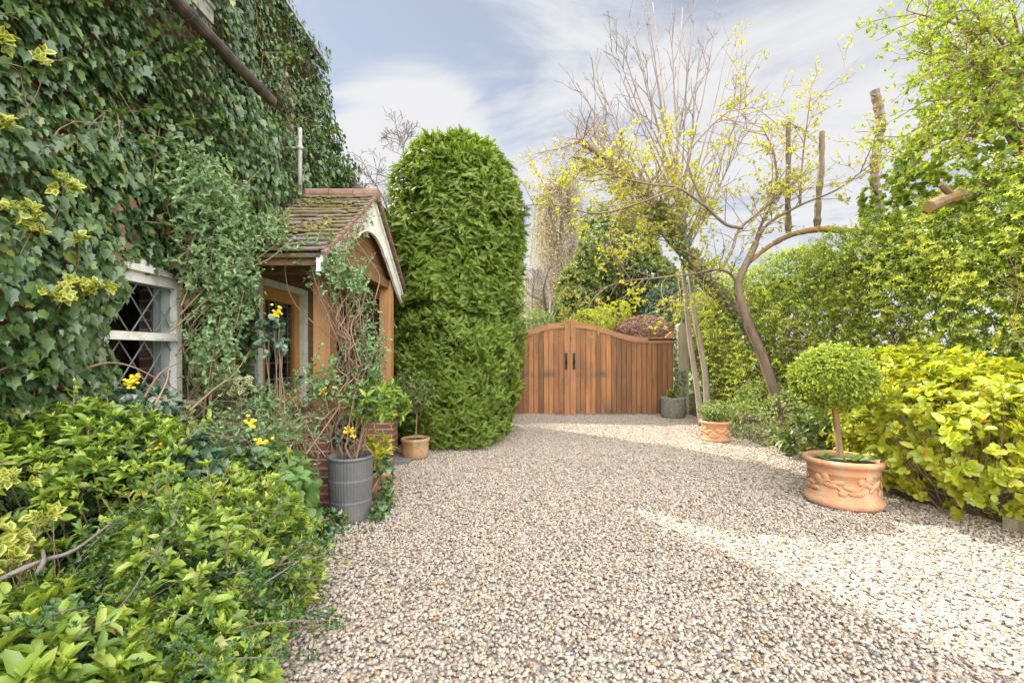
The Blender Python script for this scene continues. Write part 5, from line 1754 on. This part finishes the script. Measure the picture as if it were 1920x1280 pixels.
# ================================================================== RIGHT HEDGE
def right_hedge():
    root = thing('hedge', 'tall yellow-green hedge with small leaves along the bed opposite the cottage', 'hedge', (5.2, 5.5, 0))
    path = np.array([(4.05, 10.6), (4.45, 9.2), (4.75, 7.6), (4.85, 6.0), (4.75, 4.6), (4.62, 3.2), (4.6, 1.4)])
    seg = np.linalg.norm(np.diff(path, axis=0), axis=1); cum = np.concatenate([[0], np.cumsum(seg)]); T = cum[-1]
    hs_y = [1, 3, 4.5, 6, 8, 9.5, 11]; hs = [3.15, 3.25, 3.30, 3.34, 3.28, 3.02, 2.65]
    lf = lump_fn(101, 1.3, 3); lf2 = lump_fn(102, 3.8, 2)

    def sample(n, shrink):
        s = RNG.uniform(0, T, n)
        bx = np.interp(s, cum, path[:, 0]); by = np.interp(s, cum, path[:, 1])
        h = np.interp(by, hs_y, hs)
        u = RNG.uniform(0, 1.28, n)         # 0..1 up the face, beyond 1 across the top
        z = np.where(u < 1, u * h, h); over = np.where(u < 1, 0, (u - 1) / .28 * 1.3)
        round_ = np.where(u < 1, .25 * np.clip((u - .86) / .14, 0, 1) ** 2, .25)
        p = np.stack([bx + round_ + over, by + RNG.normal(0, .02, n), z], -1)
        nx = np.where(u < 1, -1 + .75 * np.clip((u - .84) / .16, 0, 1), -.1)
        nz = np.where(u < 1, .15 + .8 * np.clip((u - .84) / .16, 0, 1), 1)
        ny = np.where(by > 8, -.35, -.12)
        nr = norm(np.stack([nx, ny, nz], -1))
        p = p + nr * (.16 * lf(p) + .07 * lf2(p) - shrink)[:, None]
        kp = p[:, 2] > .03
        return p[kp], nr[kp]

    fo = MB()
    for n, sh0, sh1, size in ((12000, -.04, .08, .037), (8000, .08, .34, .044), (8000, .35, 1.05, .085)):
        p, nr = sample(n, 0)
        near = p[:, 1] < 9.8
        p = p - nr * RNG.uniform(sh0, sh1, len(p))[:, None]
        hole = (lump_fn(104, 2.8, 2)(p) > .60) & (p[:, 2] < 2.3) & (RNG.uniform(0, 1, len(p)) < .6)
        p, nr = p[~hole], nr[~hole]
        d = nr * .8 + np.array([-.1, -.2, .45]) + RNG.normal(0, .38, p.shape)
        rosettes(fo, T_OVAL, p, d, 6, size, (.6, 1.3), back=.05)
    # projecting sprays, each a short shoot with two rows of leaves
    st = MB()
    p, nr = sample(2600, 0)
    for i in range(len(p)):
        d = norm(nr[i] * .9 + np.array([0, -.1, .35]) + RNG.normal(0, .45, 3)); L = random.uniform(.10, .24)
        q = np.array([p[i] + d * L * s + np.array([0, 0, -.05 * s * s]) for s in np.linspace(0, 1, 7)])
        rosettes(fo, T_OVAL, q, np.tile(d, (7, 1)), 3, .037, (.8, 1.3), back=.0, mi=1 if i % 4 else 0)
        if i % 3 == 0: st.tube(q[[0, 3, 6]], [.003, .002, .0012], 3, cap=False)
    fo.build('foliage', [M['hedge'], M['hedge_tip']], root)
    for k in range(90):
        s = random.uniform(0, T)
        bx = np.interp(s, cum, path[:, 0]) + random.uniform(.3, .8); by = np.interp(s, cum, path[:, 1])
        grow(st, (bx, by, 0), (random.uniform(-.3, .1), random.uniform(-.2, .2), 1), random.uniform(1.4, 2.4), random.uniform(.012, .028), 2, [], .5, .2, (3, 5), .1, 6, .15)
    st.build('branch', M['twig'], root, smooth=True)


right_hedge()


def skimmia():
    blobs = [((4.15, 4.0, .66), (.85, .85, .66)), ((3.75, 4.55, .58), (.42, .5, .52)), ((4.25, 3.45, .46), (.48, .42, .38)), ((4.4, 5.0, .85), (.8, .7, .60))]
    root, pts = shrub('berried_shrub', 'glossy yellow-green shrub with a few red berries beside the large terracotta pot', 'shrub', blobs, 1250, [T_OBO, T_OVAL, T_OBO], 7, .086, M['skimmia'], nstem=120, seed=71, layers=((1, .10), (.7, .45)), up=.6, tip=.4, stray=120, lumpy=.20, inc=(.55, 1.3), stem_r=.008, stem_mat='twig', loc=(4.2, 4.2, 0), keep=lambda p: (p[:, 2] > .17 + .10 * np.sin(p[:, 0] * 9 + p[:, 1] * 7)) | (RNG.uniform(0, 1, len(p)) < .15))
    front = pts[(pts[:, 0] < 3.9) | (pts[:, 1] < 3.6)]
    for i in RNG.choice(len(front), 22, replace=False):
        b = MB()
        c = front[i] + np.array([-.02, -.03, .0])
        for j in range(random.randint(1, 3)):
            q = c + RNG.normal(0, .010, 3)
            b.lathe([(.001, -.008), (.006, -.005), (.008, 0), (.006, .005), (.001, .008)], tuple(q), 8)
        b.build('berry', M['berry'], root, smooth=True)


skimmia()
shrub('low_evergreen', 'low dark green shrub with long leaves behind the large terracotta pot', 'shrub', [((3.95, 6.05, .26), (.46, .40, .30)), ((4.3, 5.6, .25), (.35, .35, .28))], 130, T_LANCE, 7, .125, M['evergreen'], nstem=20, seed=72, layers=((1, .15), (.5, .5)), up=.5)
shrub('ground_cover', 'low mixed ground cover between the small terracotta pot and the hedge', 'plant', [((3.92, 7.45, .22), (.42, .6, .34)), ((4.35, 6.9, .38), (.55, .6, .42)), ((4.4, 8.0, .45), (.5, .7, .45)), ((3.98, 6.75, .12), (.3, .35, .22)), ((3.85, 8.6, .2), (.25, .6, .25))], 2500, T_OVAL, 5, .036, M['cover'], nstem=50, seed=73, layers=((1, .12), (.5, .5)), up=.5, lumpy=.25)


# ================================================================== TREES ON THE RIGHT
def bare_tree():
    GROW_MIN[0] = .0030
    root = thing('bare_tree', 'pale twin-stemmed bare tree with upswept branches beside the gate', 'tree', (3.70, 8.6, 0))
    d = 8.6
    tr, cr, fo = MB(), MB(), MB()
    A = limb(tr, [P(1316, 800, d), P(1306, 720, d), P(1294, 640, d), P(1284, 540, d), P(1276, 430, d + .05), P(1262, 320, d + .1), P(1244, 180, d + .1), P(1224, 5, d + .1)], .060, .008, 9, 8, rough=.03)
    B = limb(tr, [P(1326, 800, d + .05), P(1322, 700, d), P(1304, 600, d), P(1292, 500, d + .08), P(1282, 420, d + .12), P(1272, 330, d + .15), P(1270, 190, d + .2), P(1280, 15, d + .25)], .064, .008, 9, 8, rough=.03)
    tr.build('trunk', M['bark_pale'], root, smooth=True)
    tips = []
    targets = [(1180, 30, .2), (1208, -20, -.2), (1255, -30, .2), (1300, 10, .1), (1320, 45, -.3), (1410, 205, .2), (1395, 240, -.2), (1075, 160, .2), (1140, 75, .1), (1085, 235, .3), (1205, 15, .3), (1340, 15, .4), (1350, 30, -.2), (1365, 85, .2), (1372, 110, .5), (1150, 40, .3), (1158, 95, -.3), (1112, 135, .3), (1120, 170, -.2), (1090, 205, .2), (1104, 255, -.5), (1385, 160, 0), (1392, 190, -.4), (1310, -40, .3), (1195, 60, -.4), (1375, 300, .4), (1130, 250, .5)]
    for i, (px, py, dd) in enumerate(targets):
        src = (A if i % 2 else B)
        e_py = min(py + random.uniform(170, 300), 470)
        fr_ = min(.92, max(.5, (800 - e_py) / 795))
        s = src[int(fr_ * (len(src) - 1))]
        e = np.array(tuple(P(px, py, d + .1 + dd)))
        mid = s * .5 + e * .5 + np.array([0, 0, -.04 * np.linalg.norm(e - s)])
        q = polyline([s, mid, e], 9)
        q += np.cumsum(RNG.normal(0, .008, q.shape), axis=0)
        r = np.linspace(.020, .005, len(q))
        cr.tube(q, r, 6, cap=False)
        for j in range(4, len(q), 1):
            if random.random() < .45:
                ax = norm(q[j] - q[j - 1])
                u = norm(np.cross(ax, RNG.normal(size=3)))
                nd = ax * .8 + u * .55 + np.array([0, 0, .15])
                grow(cr, q[j], nd, random.uniform(.25, .75), .010, 1, tips, .5, .12, (2, 4), .10, 5, .2, .55)
    for p, dr, l in tips:      # buds
        if random.random() < .6:
            cr.tube([p, p + dr * .018, p + dr * .036], [.004, .0065, .001], 4, cap=False)
    # a few opening leaves low in the crown
    low = np.array([p for p, _, _ in tips if p[2] < 5.2])
    if len(low):
        idx = RNG.choice(len(low), min(180, len(low)), replace=False)
        rosettes(fo, T_OVAL, low[idx], np.array([0, 0, 1.]) + RNG.normal(0, .4, (len(idx), 3)), 4, .05, (.4, 1.1))
        fo.build('foliage', M['spring'], root)
    cr.build('crown', M['twig_grey'], root, smooth=True)


bare_tree()


def leafy(fo, tips, size, k, prob, tpl=T_OVAL, scat=.05, reps=1):
    p = np.array([t[0] for t in tips]); d = np.array([t[1] for t in tips])
    for _ in range(reps):
        m = RNG.uniform(0, 1, len(p)) < prob
        q = p[m] + RNG.normal(0, scat, (m.sum(), 3))
        rosettes(fo, tpl, q, d[m] * .4 + np.array([0, 0, .7]) + RNG.normal(0, .35, (m.sum(), 3)), k, size, (.5, 1.25), back=.02)


def apple_tree():
    GROW_MIN[0] = .0028
    d = 7.4
    root = thing('apple_tree', 'crooked old fruit tree with yellow-green spring leaves and three sawn-off upright limbs', 'tree', (4.25, d, 0))
    tr = MB()
    T1 = limb(tr, [P(1475, 800, d), P(1452, 735, d), P(1428, 665, d), P(1402, 605, d), P(1384, 545, d), P(1388, 520, d), P(1404, 485, d), P(1418, 455, d)], .085, .048, 12, 8, rough=.03)
    tr.build('trunk', M['bark_brown'], root, smooth=True)
    lm = MB()
    tips = []
    br = []
    br.append(limb(lm, [P(1385, 535, d), P(1368, 512, d - .05), P(1340, 505, d - .15), P(1310, 512, d - .2)], .027, .018, 8, 6))
    br.append(limb(lm, [P(1350, 508, d - .1), P(1372, 470, d - .1), P(1388, 428, d), P(1440, 385, d), P(1500, 330, d + .1)], .029, .012, 8, 7))
    br.append(limb(lm, [P(1392, 428, d), P(1360, 420, d - .1), P(1320, 385, d - .2), P(1270, 352, d - .3), P(1215, 345, d - .4), P(1150, 330, d - .5)], .028, .012, 8, 7))
    br.append(limb(lm, [P(1412, 470, d), P(1424, 430, d + .1), P(1440, 395, d + .1), P(1455, 350, d + .1), P(1452, 290, d), P(1430, 240, d)], .028, .010, 8, 7))
    br.append(limb(lm, [P(1418, 455, d), P(1440, 420, d - .1), P(1500, 385, d - .1), P(1570, 355, d - .2), P(1630, 310, d - .3)], .026, .010, 8, 7))
    br.append(limb(lm, [P(1320, 385, d - .2), P(1290, 300, d - .2), P(1330, 240, d - .1), P(1390, 190, d), P(1420, 160, d)], .02, .006, 6, 7))
    br.append(limb(lm, [P(1270, 352, d - .3), P(1200, 380, d - .4), P(1120, 400, d - .3), P(1040, 385, d - .2), P(975, 385, d)], .022, .006, 6, 7))
    br.append(limb(lm, [P(1310, 512, d - .2), P(1240, 520, d - .4), P(1160, 530, d - .4), P(1090, 560, d - .2)], .016, .005, 6, 7))
    br.append(limb(lm, [P(1500, 385, d), P(1505, 300, d + .1), P(1512, 240, d + .1), P(1520, 180, d)], .018, .005, 6, 7))
    lm.build('limb', M['bark_brown'], root, smooth=True)
    mm = MB()
    limb(mm, [P(1404, 492, d), P(1442, 462, d + .1), P(1485, 440, d + .15), P(1540, 430, d + .2), P(1600, 434, d + .2), P(1660, 432, d + .2), P(1720, 436, d + .1)], .034, .072, 10, 7, rough=.08)
    mm.build('mossy_limb', M['bark_moss'], root, smooth=True)
    for (pts, r0, r1, tilt) in (([(1478, 436), (1477, 380), (1478, 310), (1478, 231)], .048, .036, .02), ([(1532, 430), (1534, 380), (1540, 310), (1541, 247)], .054, .042, -.03), ([(1646, 434), (1645, 380), (1640, 320), (1646, 270), (1652, 230), (1640, 170)], .080, .062, .05)):
        s = MB()
        limb(s, [P(a, b, d + .2) for a, b in pts], r0, r1, 9, 8, rough=.11)
        if r0 > .07:
            limb(s, [P(1645, 365, d + .15), P(1634, 345, d + .05), P(1633, 330, d + .05)], .03, .026, 8, 4)
            limb(s, [P(1645, 180, d + .2), P(1634, 178, d + .1)], .022, .018, 8, 4)
        s.build('sawn_limb', M['bark_grey'], root, smooth=False)
    cr, fo = MB(), MB()
    for q in br:
        n = len(q)
        for j in range(int(n * .22), n):
            for _ in range(1 if random.random() < .55 else 0):
                ax = norm(q[j] - q[j - 1]); u = norm(np.cross(ax, RNG.normal(size=3)))
                nd = ax * .5 + u * .8 + np.array([0, 0, .25])
                grow(cr, q[j], nd, random.uniform(.4, 1.15), .008, 2, tips, .8, .04, (2, 3), .18, 5, .2, .6)
    leafy(fo, tips, .05, 5, .50, scat=.035, reps=1)
    # denser spring foliage where the photograph has its yellow cloud
    near = [t for t in tips if t[0][0] < 3.2 and t[0][2] < 4.4]
    if near: leafy(fo, near, .050, 5, .42, scat=.07)
    cr.build('twig', M['twig'], root, smooth=True)
    fo.build('crown', M['spring'], root)


apple_tree()


def leaning_tree():
    d = 8.4
    root = thing('leaning_tree', 'leaning sawn-off trunk wrapped in dark ivy in front of the hedge', 'tree', (4.6, d, 0))
    tr = MB()
    q = limb(tr, [P(1440, 690, d), P(1392, 600, d), P(1345, 545, d), P(1300, 492, d - .05), P(1262, 430, d - .1), P(1235, 390, d - .1), P(1195, 345, d - .15), P(1140, 300, d - .2), P(1085, 262, d - .25)], .12, .05, 10, 8, rough=.05)
    limb(tr, [P(1165, 322, d - .17), P(1125, 310, d - .2), P(1075, 294, d - .3)], .04, .025, 8, 6)
    limb(tr, [P(1235, 390, d - .1), P(1215, 360, d - .2), P(1225, 330, d - .2)], .03, .01, 7, 5)
    base = limb(tr, [P(1475, 800, d), P(1440, 690, d)], .13, .12, 10, 4)
    tr.build('trunk', M['bark_brown'], root, smooth=True)
    iv = MB()
    m = int(len(q) * .66)
    pts = q[:m]
    p = np.concatenate([pts + rdirs(m) * RNG.uniform(.08, .20, (m, 1)) for _ in range(34)])
    p = p + RNG.normal(0, .04, p.shape)
    iv.leaves(T_IVY, p, np.array([0, -.3, -1.]) + RNG.normal(0, .5, p.shape), np.array([-.3, -1, .4]) + RNG.normal(0, .5, p.shape), RNG.uniform(.045, .085, len(p)))
    iv.build('ivy', M['evergreen'], root)
    cr, fo, tips = MB(), MB(), []
    for j in range(int(len(q) * .45), len(q)):
        for _ in range(3):
            ax = norm(q[j] - q[j - 1]); u = norm(np.cross(ax, RNG.normal(size=3)))
            grow(cr, q[j], ax * .3 + u * .8 + np.array([0, 0, .1]), random.uniform(.5, 1.1), .012, 2, tips, .75, .05, (2, 4), .16, 5, .2, .6)
    leafy(fo, [t for t in tips if t[0][2] < 4.9], .050, 5, .48, scat=.06)
    cr.build('twig', M['twig'], root, smooth=True)
    fo.build('crown', M['spring'], root)


leaning_tree()


def ivy_clad_tree():
    root = thing('ivy_clad_tree', 'ivy-smothered tree rising above the hedge with a sawn mossy limb', 'tree', (6.5, 5.6, 0))
    tr = MB()
    limb(tr, [(6.5, 5.6, 0), (6.4, 5.6, 2.0), (6.3, 5.5, 3.6), (6.2, 5.4, 5.2), (6.1, 5.2, 6.4)], .20, .06, 12, 6, rough=.04)
    tr.build('trunk', M['bark_grey'], root, smooth=True)
    s = MB()
    limb(s, [P(1742, 388, 4.72), P(1775, 374, 4.8), P(1820, 364, 4.95), P(1900, 340, 5.5)], .058, .088, 9, 7, rough=.12)
    limb(s, [P(1790, 372, 4.84), P(1770, 352, 4.78), P(1764, 345, 4.76)], .034, .028, 7, 3, rough=.1)
    s.build('sawn_limb', M['bark_moss'], root, smooth=False)
    iv = MB()
    blobs = [((6.25, 5.55, 3.95), (1.25, 1.3, .95)), ((5.75, 4.8, 3.55), (.75, .8, .55)), ((6.6, 6.3, 3.5), (1.4, 1.0, .9)), ((5.9, 5.4, 4.55), (.7, .8, .5)), ((5.45, 5.5, 3.65), (.7, .9, .55))]
    for n, dp, sz in ((1500, .06, .082), (1200, .4, .09)):
        p, nr = blob_points(blobs, n, 111, .20, dp, 2.0)
        rosettes(iv, T_IVY, p, nr + np.array([-.1, -.2, .25]) + RNG.normal(0, .35, p.shape), 5, sz, (.6, 1.35), back=.06)
    iv.build('ivy', M['ivy_bright'], root)
    br, fo, tips = MB(), MB(), []
    ends = [(1700, 20, 4.6), (1722, 35, 4.8), (1712, 95, 4.7), (1702, 150, 4.9), (1740, 130, 4.6), (1790, 60, 4.6), (1830, 20, 4.7), (1760, -20, 4.8), (1870, 90, 4.5), (1850, 170, 4.6), (1735, 190, 4.8), (1800, 200, 4.6), (1880, -30, 4.6), (1700, 255, 5.0), (1900, 230, 4.4), (1690, 300, 5.2), (1780, 290, 4.7)]
    for px, py, dd in ends:
        e = np.array(tuple(P(px, py, dd)))
        b = np.array([6.3, 5.5, random.uniform(3.3, 4.6)])
        mid = (b + e) / 2 + np.array([0, 0, .25 + .2 * random.random()])
        q = limb(br, [b, mid, e], .028, .004, 6, 8)
        for j in range(5, len(q)):
            ax = norm(q[j] - q[j - 1]); u = norm(np.cross(ax, RNG.normal(size=3)))
            grow(br, q[j], ax * .7 + u * .7, random.uniform(.25, .6), .006, 1, tips, .7, -.05, (2, 4), .16, 5, .2, .6)
    leafy(fo, tips, .052, 4, .68, T_OVAL, .04)
    br.build('branch', M['twig'], root, smooth=True)
    fo.build('crown', M['hazel'], root)


ivy_clad_tree()


# ================================================================== BEYOND THE GATE AND BEHIND THE HOUSE
def crown_tree(name, label, base, h, blobs, n, tpl, k, size, mat, bark_m, seed, tr_r=.15, cat='tree', twig=40, up=.35, depth=((1, .12), (.7, .5)), lumpy=.2):
    root = thing(name, label, cat, base)
    tr = MB()
    c = np.array(blobs[0][0])
    limb(tr, [base, (base[0] + .05, base[1], h * .5), tuple(c)], tr_r, tr_r * .4, 8, 5)
    fo = MB()
    for fr_, dp in depth:
        p, nr = blob_points(blobs, int(n * fr_), seed, lumpy, dp, 1.4)
        rosettes(fo, tpl, p, nr + np.array([0, 0, up]) + RNG.normal(0, .4, p.shape), k, size, (.6, 1.3), back=size * .6)
        for i in RNG.choice(len(p), min(twig, len(p)), replace=False):
            b = np.array(base) + np.array([0, 0, h * random.uniform(.3, .7)])
            tr.tube(polyline([b, (b + p[i]) / 2 + RNG.normal(0, .1, 3), p[i]], 4), np.linspace(tr_r * .2, .006, 9), 4, cap=False)
    tr.build('trunk', M[bark_m], root, smooth=True)
    fo.build('crown', mat, root)
    return root


def blob_at(px, py, d, rx, ry, rz):
    return (tuple(P(px, py, d)), (rx, ry, rz))


crown_tree('evergreen_tree', 'dark green evergreen standing beyond the gate below the leaning trunk', (3.4, 14, 0), 4.0,
           [blob_at(1150, 500, 14, 1.35, 1.2, 1.6), blob_at(1195, 430, 14.2, .8, .9, .9), blob_at(1085, 560, 13.6, .8, .8, 1.1), blob_at(1230, 545, 13.8, .9, .8, 1.2)], 3000, T_OVAL, 6, .13, M['evergreen'], 'bark_brown', 121, .18, lumpy=.28)
crown_tree('dense_shrub', 'yellow-leaved shrub just behind the middle of the gate', (2.35, 11.3, 0), 1.5,
           [blob_at(1105, 606, 11.4, .5, .4, .30), blob_at(1160, 588, 11.6, .34, .3, .34), blob_at(1130, 600, 11.6, .3, .3, .3)], 430, T_OVAL, 6, .06, M['yellow'], 'twig', 122, .03, 'shrub')
crown_tree('dense_shrub', 'rounded purple-leaved shrub peeping over the low side of the gate', (3.05, 11.2, 0), 1.6,
           [blob_at(1208, 622, 11.2, .62, .45, .34)], 1500, T_SMALL, 6, .035, M['purple'], 'twig', 123, .03, 'shrub')
crown_tree('dense_shrub', 'grey-green conifer shrub behind the weathered gate post', (3.9, 12.2, 0), 2.2,
           [blob_at(1265, 585, 12.2, .75, .6, .85), blob_at(1235, 610, 11.9, .45, .4, .55)], 1500, T_SMALL, 6, .06, M['bluish'], 'twig', 124, .04, 'shrub')
crown_tree('dense_shrub', 'low olive shrub behind the tall middle of the gate', (.5, 12.0, 0), 1.6,
           [blob_at(1000, 606, 12, .6, .5, .35), blob_at(950, 610, 12, .6, .5, .4)], 800, T_OVAL, 6, .05, M['cover'], 'twig', 125, .03, 'shrub')
crown_tree('dense_shrub', 'bushy green shrub between the pale trunks and the hedge end', (4.4, 11.6, 0), 2.2,
           [blob_at(1330, 560, 11.6, .8, .7, 1.0), blob_at(1300, 620, 11.2, .6, .6, .8)], 1500, T_OVAL, 6, .05, M['hedge'], 'twig', 126, .04, 'shrub')


def willow():
    root = thing('willow_tree', 'pale straw-coloured willow with hanging twigs far beyond the gate', 'tree', (2.4, 21, 0))
    tr, cr, fo, tips = MB(), MB(), MB(), []
    d = 21
    limb(tr, [(2.4, d, 0), (2.3, d, 3.0), (2.2, d, 6.0), (2.1, d, 9.0)], .28, .05, 10, 6)
    tr.build('trunk', M['bark_grey'], root, smooth=True)
    for k in range(150):
        z = random.uniform(3.0, 9.4)
        a = random.uniform(0, 6.28)
        w_ = float(np.interp(z, [3, 5, 7, 9.3], [2.0, 2.1, 1.6, .5]))
        b = np.array([2.2, d, z - .4])
        e = np.array([2.2 + w_ * math.cos(a) * random.uniform(.4, 1), d + w_ * math.sin(a), z + .6])
        q = polyline([b, (b + e) / 2 + np.array([0, 0, .3]), e], 4)
        cr.tube(q, np.linspace(.03, .008, len(q)), 4, cap=False)
        for j in range(3, len(q)):
            for _ in range(3):
                L = random.uniform(.8, 2.2)
                o = RNG.normal(0, .25, 3)
                pts = [q[j], q[j] + np.array([o[0], o[1], -.1]), q[j] + np.array([o[0] * 1.3, o[1] * 1.3, -L * .5]), q[j] + np.array([o[0] * 1.35, o[1] * 1.35, -L])]
                cr.tube(pts, [.006, .005, .004, .003], 3, cap=False)
                for s in np.linspace(.1, 1, 9):
                    tips.append((pts[1] + (pts[3] - pts[1]) * s, np.array([0, 0, -1.]), 0))
    p = np.array([t[0] for t in tips])
    rosettes(fo, T_SMALL, p + RNG.normal(0, .04, p.shape), np.tile([0, 0, -1.], (len(p), 1)) + RNG.normal(0, .3, p.shape), 2, .075, (.3, 1.0))
    cr.build('branch', M['twig_grey'], root, smooth=True)
    fo.build('crown', M['willow'], root)


willow()


def winter_tree(name, label, base, h, seed, lean=(0, 0, 1), lv=4, r=.16, mat='twig_grey', n1=7, kids=(3, 4), sp=.62):
    root = thing(name, label, 'tree', base)
    random.seed(seed)
    GROW_MIN[0] = .010
    tr, cr, tips = MB(), MB(), []
    top = (base[0] + lean[0] * h * .3, base[1] + lean[1] * h * .3, h * .38)
    q = limb(tr, [base, (base[0], base[1], h * .2), top], r, r * .7, 9, 6)
    tr.build('trunk', M['bark_brown'], root, smooth=True)
    for k in range(n1):
        a = k / n1 * 6.28 + random.random()
        s = q[-1 - random.randint(0, 5)]
        grow(cr, s, (math.cos(a) * .7 + lean[0], math.sin(a) * .7 + lean[1], 1.0), h * .36, r * .5, lv, tips, sp, .06, kids, .13, 6, .25, .66)
    cr.build('crown', M[mat], root, smooth=True)
    random.seed(seed + 1)


winter_tree('bare_winter_tree', 'dark bare-twigged tree behind the cottage corner, left of the conifer', (-5.3, 17.5, 0), 12.0, 131, mat='twig_dark', n1=11, kids=(4, 5), sp=.8)
winter_tree('bare_winter_tree', 'thin bare tree beyond the gate mixed with the straw-coloured willow', (1.3, 15.5, 0), 6.6, 137, lv=3, r=.10)
for (x, y, s, hh) in ((-14, 46, 5.0, 6.5), (-4, 50, 5.0, 6.0), (7, 48, 5.2, 5.5), (18, 44, 5.4, 6.0)):
    crown_tree('distant_tree', {-14: 'far green tree showing low behind the cottage corner', -4: 'far green tree low behind the clipped conifer', 7: 'far green tree low on the skyline over the gate', 18: 'far green tree low on the skyline behind the hedge'}[x], (x, y, 0), hh,
               [((x, y, hh * .45), (s, 3, hh * .45)), ((x + 2.4, y + 1, hh * .35), (s * .7, 3, hh * .35))], 1500, T_SMALL, 5, .42, M['evergreen'], 'bark_brown', int(200 + x), .25, twig=12, depth=((1, .15),))


# ================================================================== FALLEN LEAVES
def leaf_litter():
    mb = MB()
    n = 520
    y = RNG.uniform(2.3, 9.2, n)
    x = np.array([float(right_edge(q)) for q in y]) + RNG.normal(.22, .22, n)
    z = np.where(x > [float(right_edge(q)) for q in y], .03 + np.clip((x - 3.9) * .2, 0, .12), .018)
    m = 170
    y2 = RNG.uniform(1.9, 4.1, m); x2 = -1.42 + RNG.normal(0, .12, m) + .05 * (y2 < 2.6)
    k = 46
    y3 = RNG.uniform(2.0, 9.0, k); x3 = RNG.uniform(-1.2, 3.7, k)
    pos = np.concatenate([np.stack([x, y, z], -1), np.stack([x2, y2, np.full(m, .022)], -1), np.stack([x3, y3, np.full(k, .024)], -1)])
    ax = RNG.normal(0, 1, pos.shape) * np.array([1, 1, .15]); nr = np.array([0, 0, 1.]) + RNG.normal(0, .25, pos.shape)
    mb.leaves(T_OVAL, pos, ax, nr, RNG.uniform(.018, .05, len(pos)))
    o = mb.build('leaf_litter', M['dead_leaf'])
    o['kind'] = 'stuff'


leaf_litter()
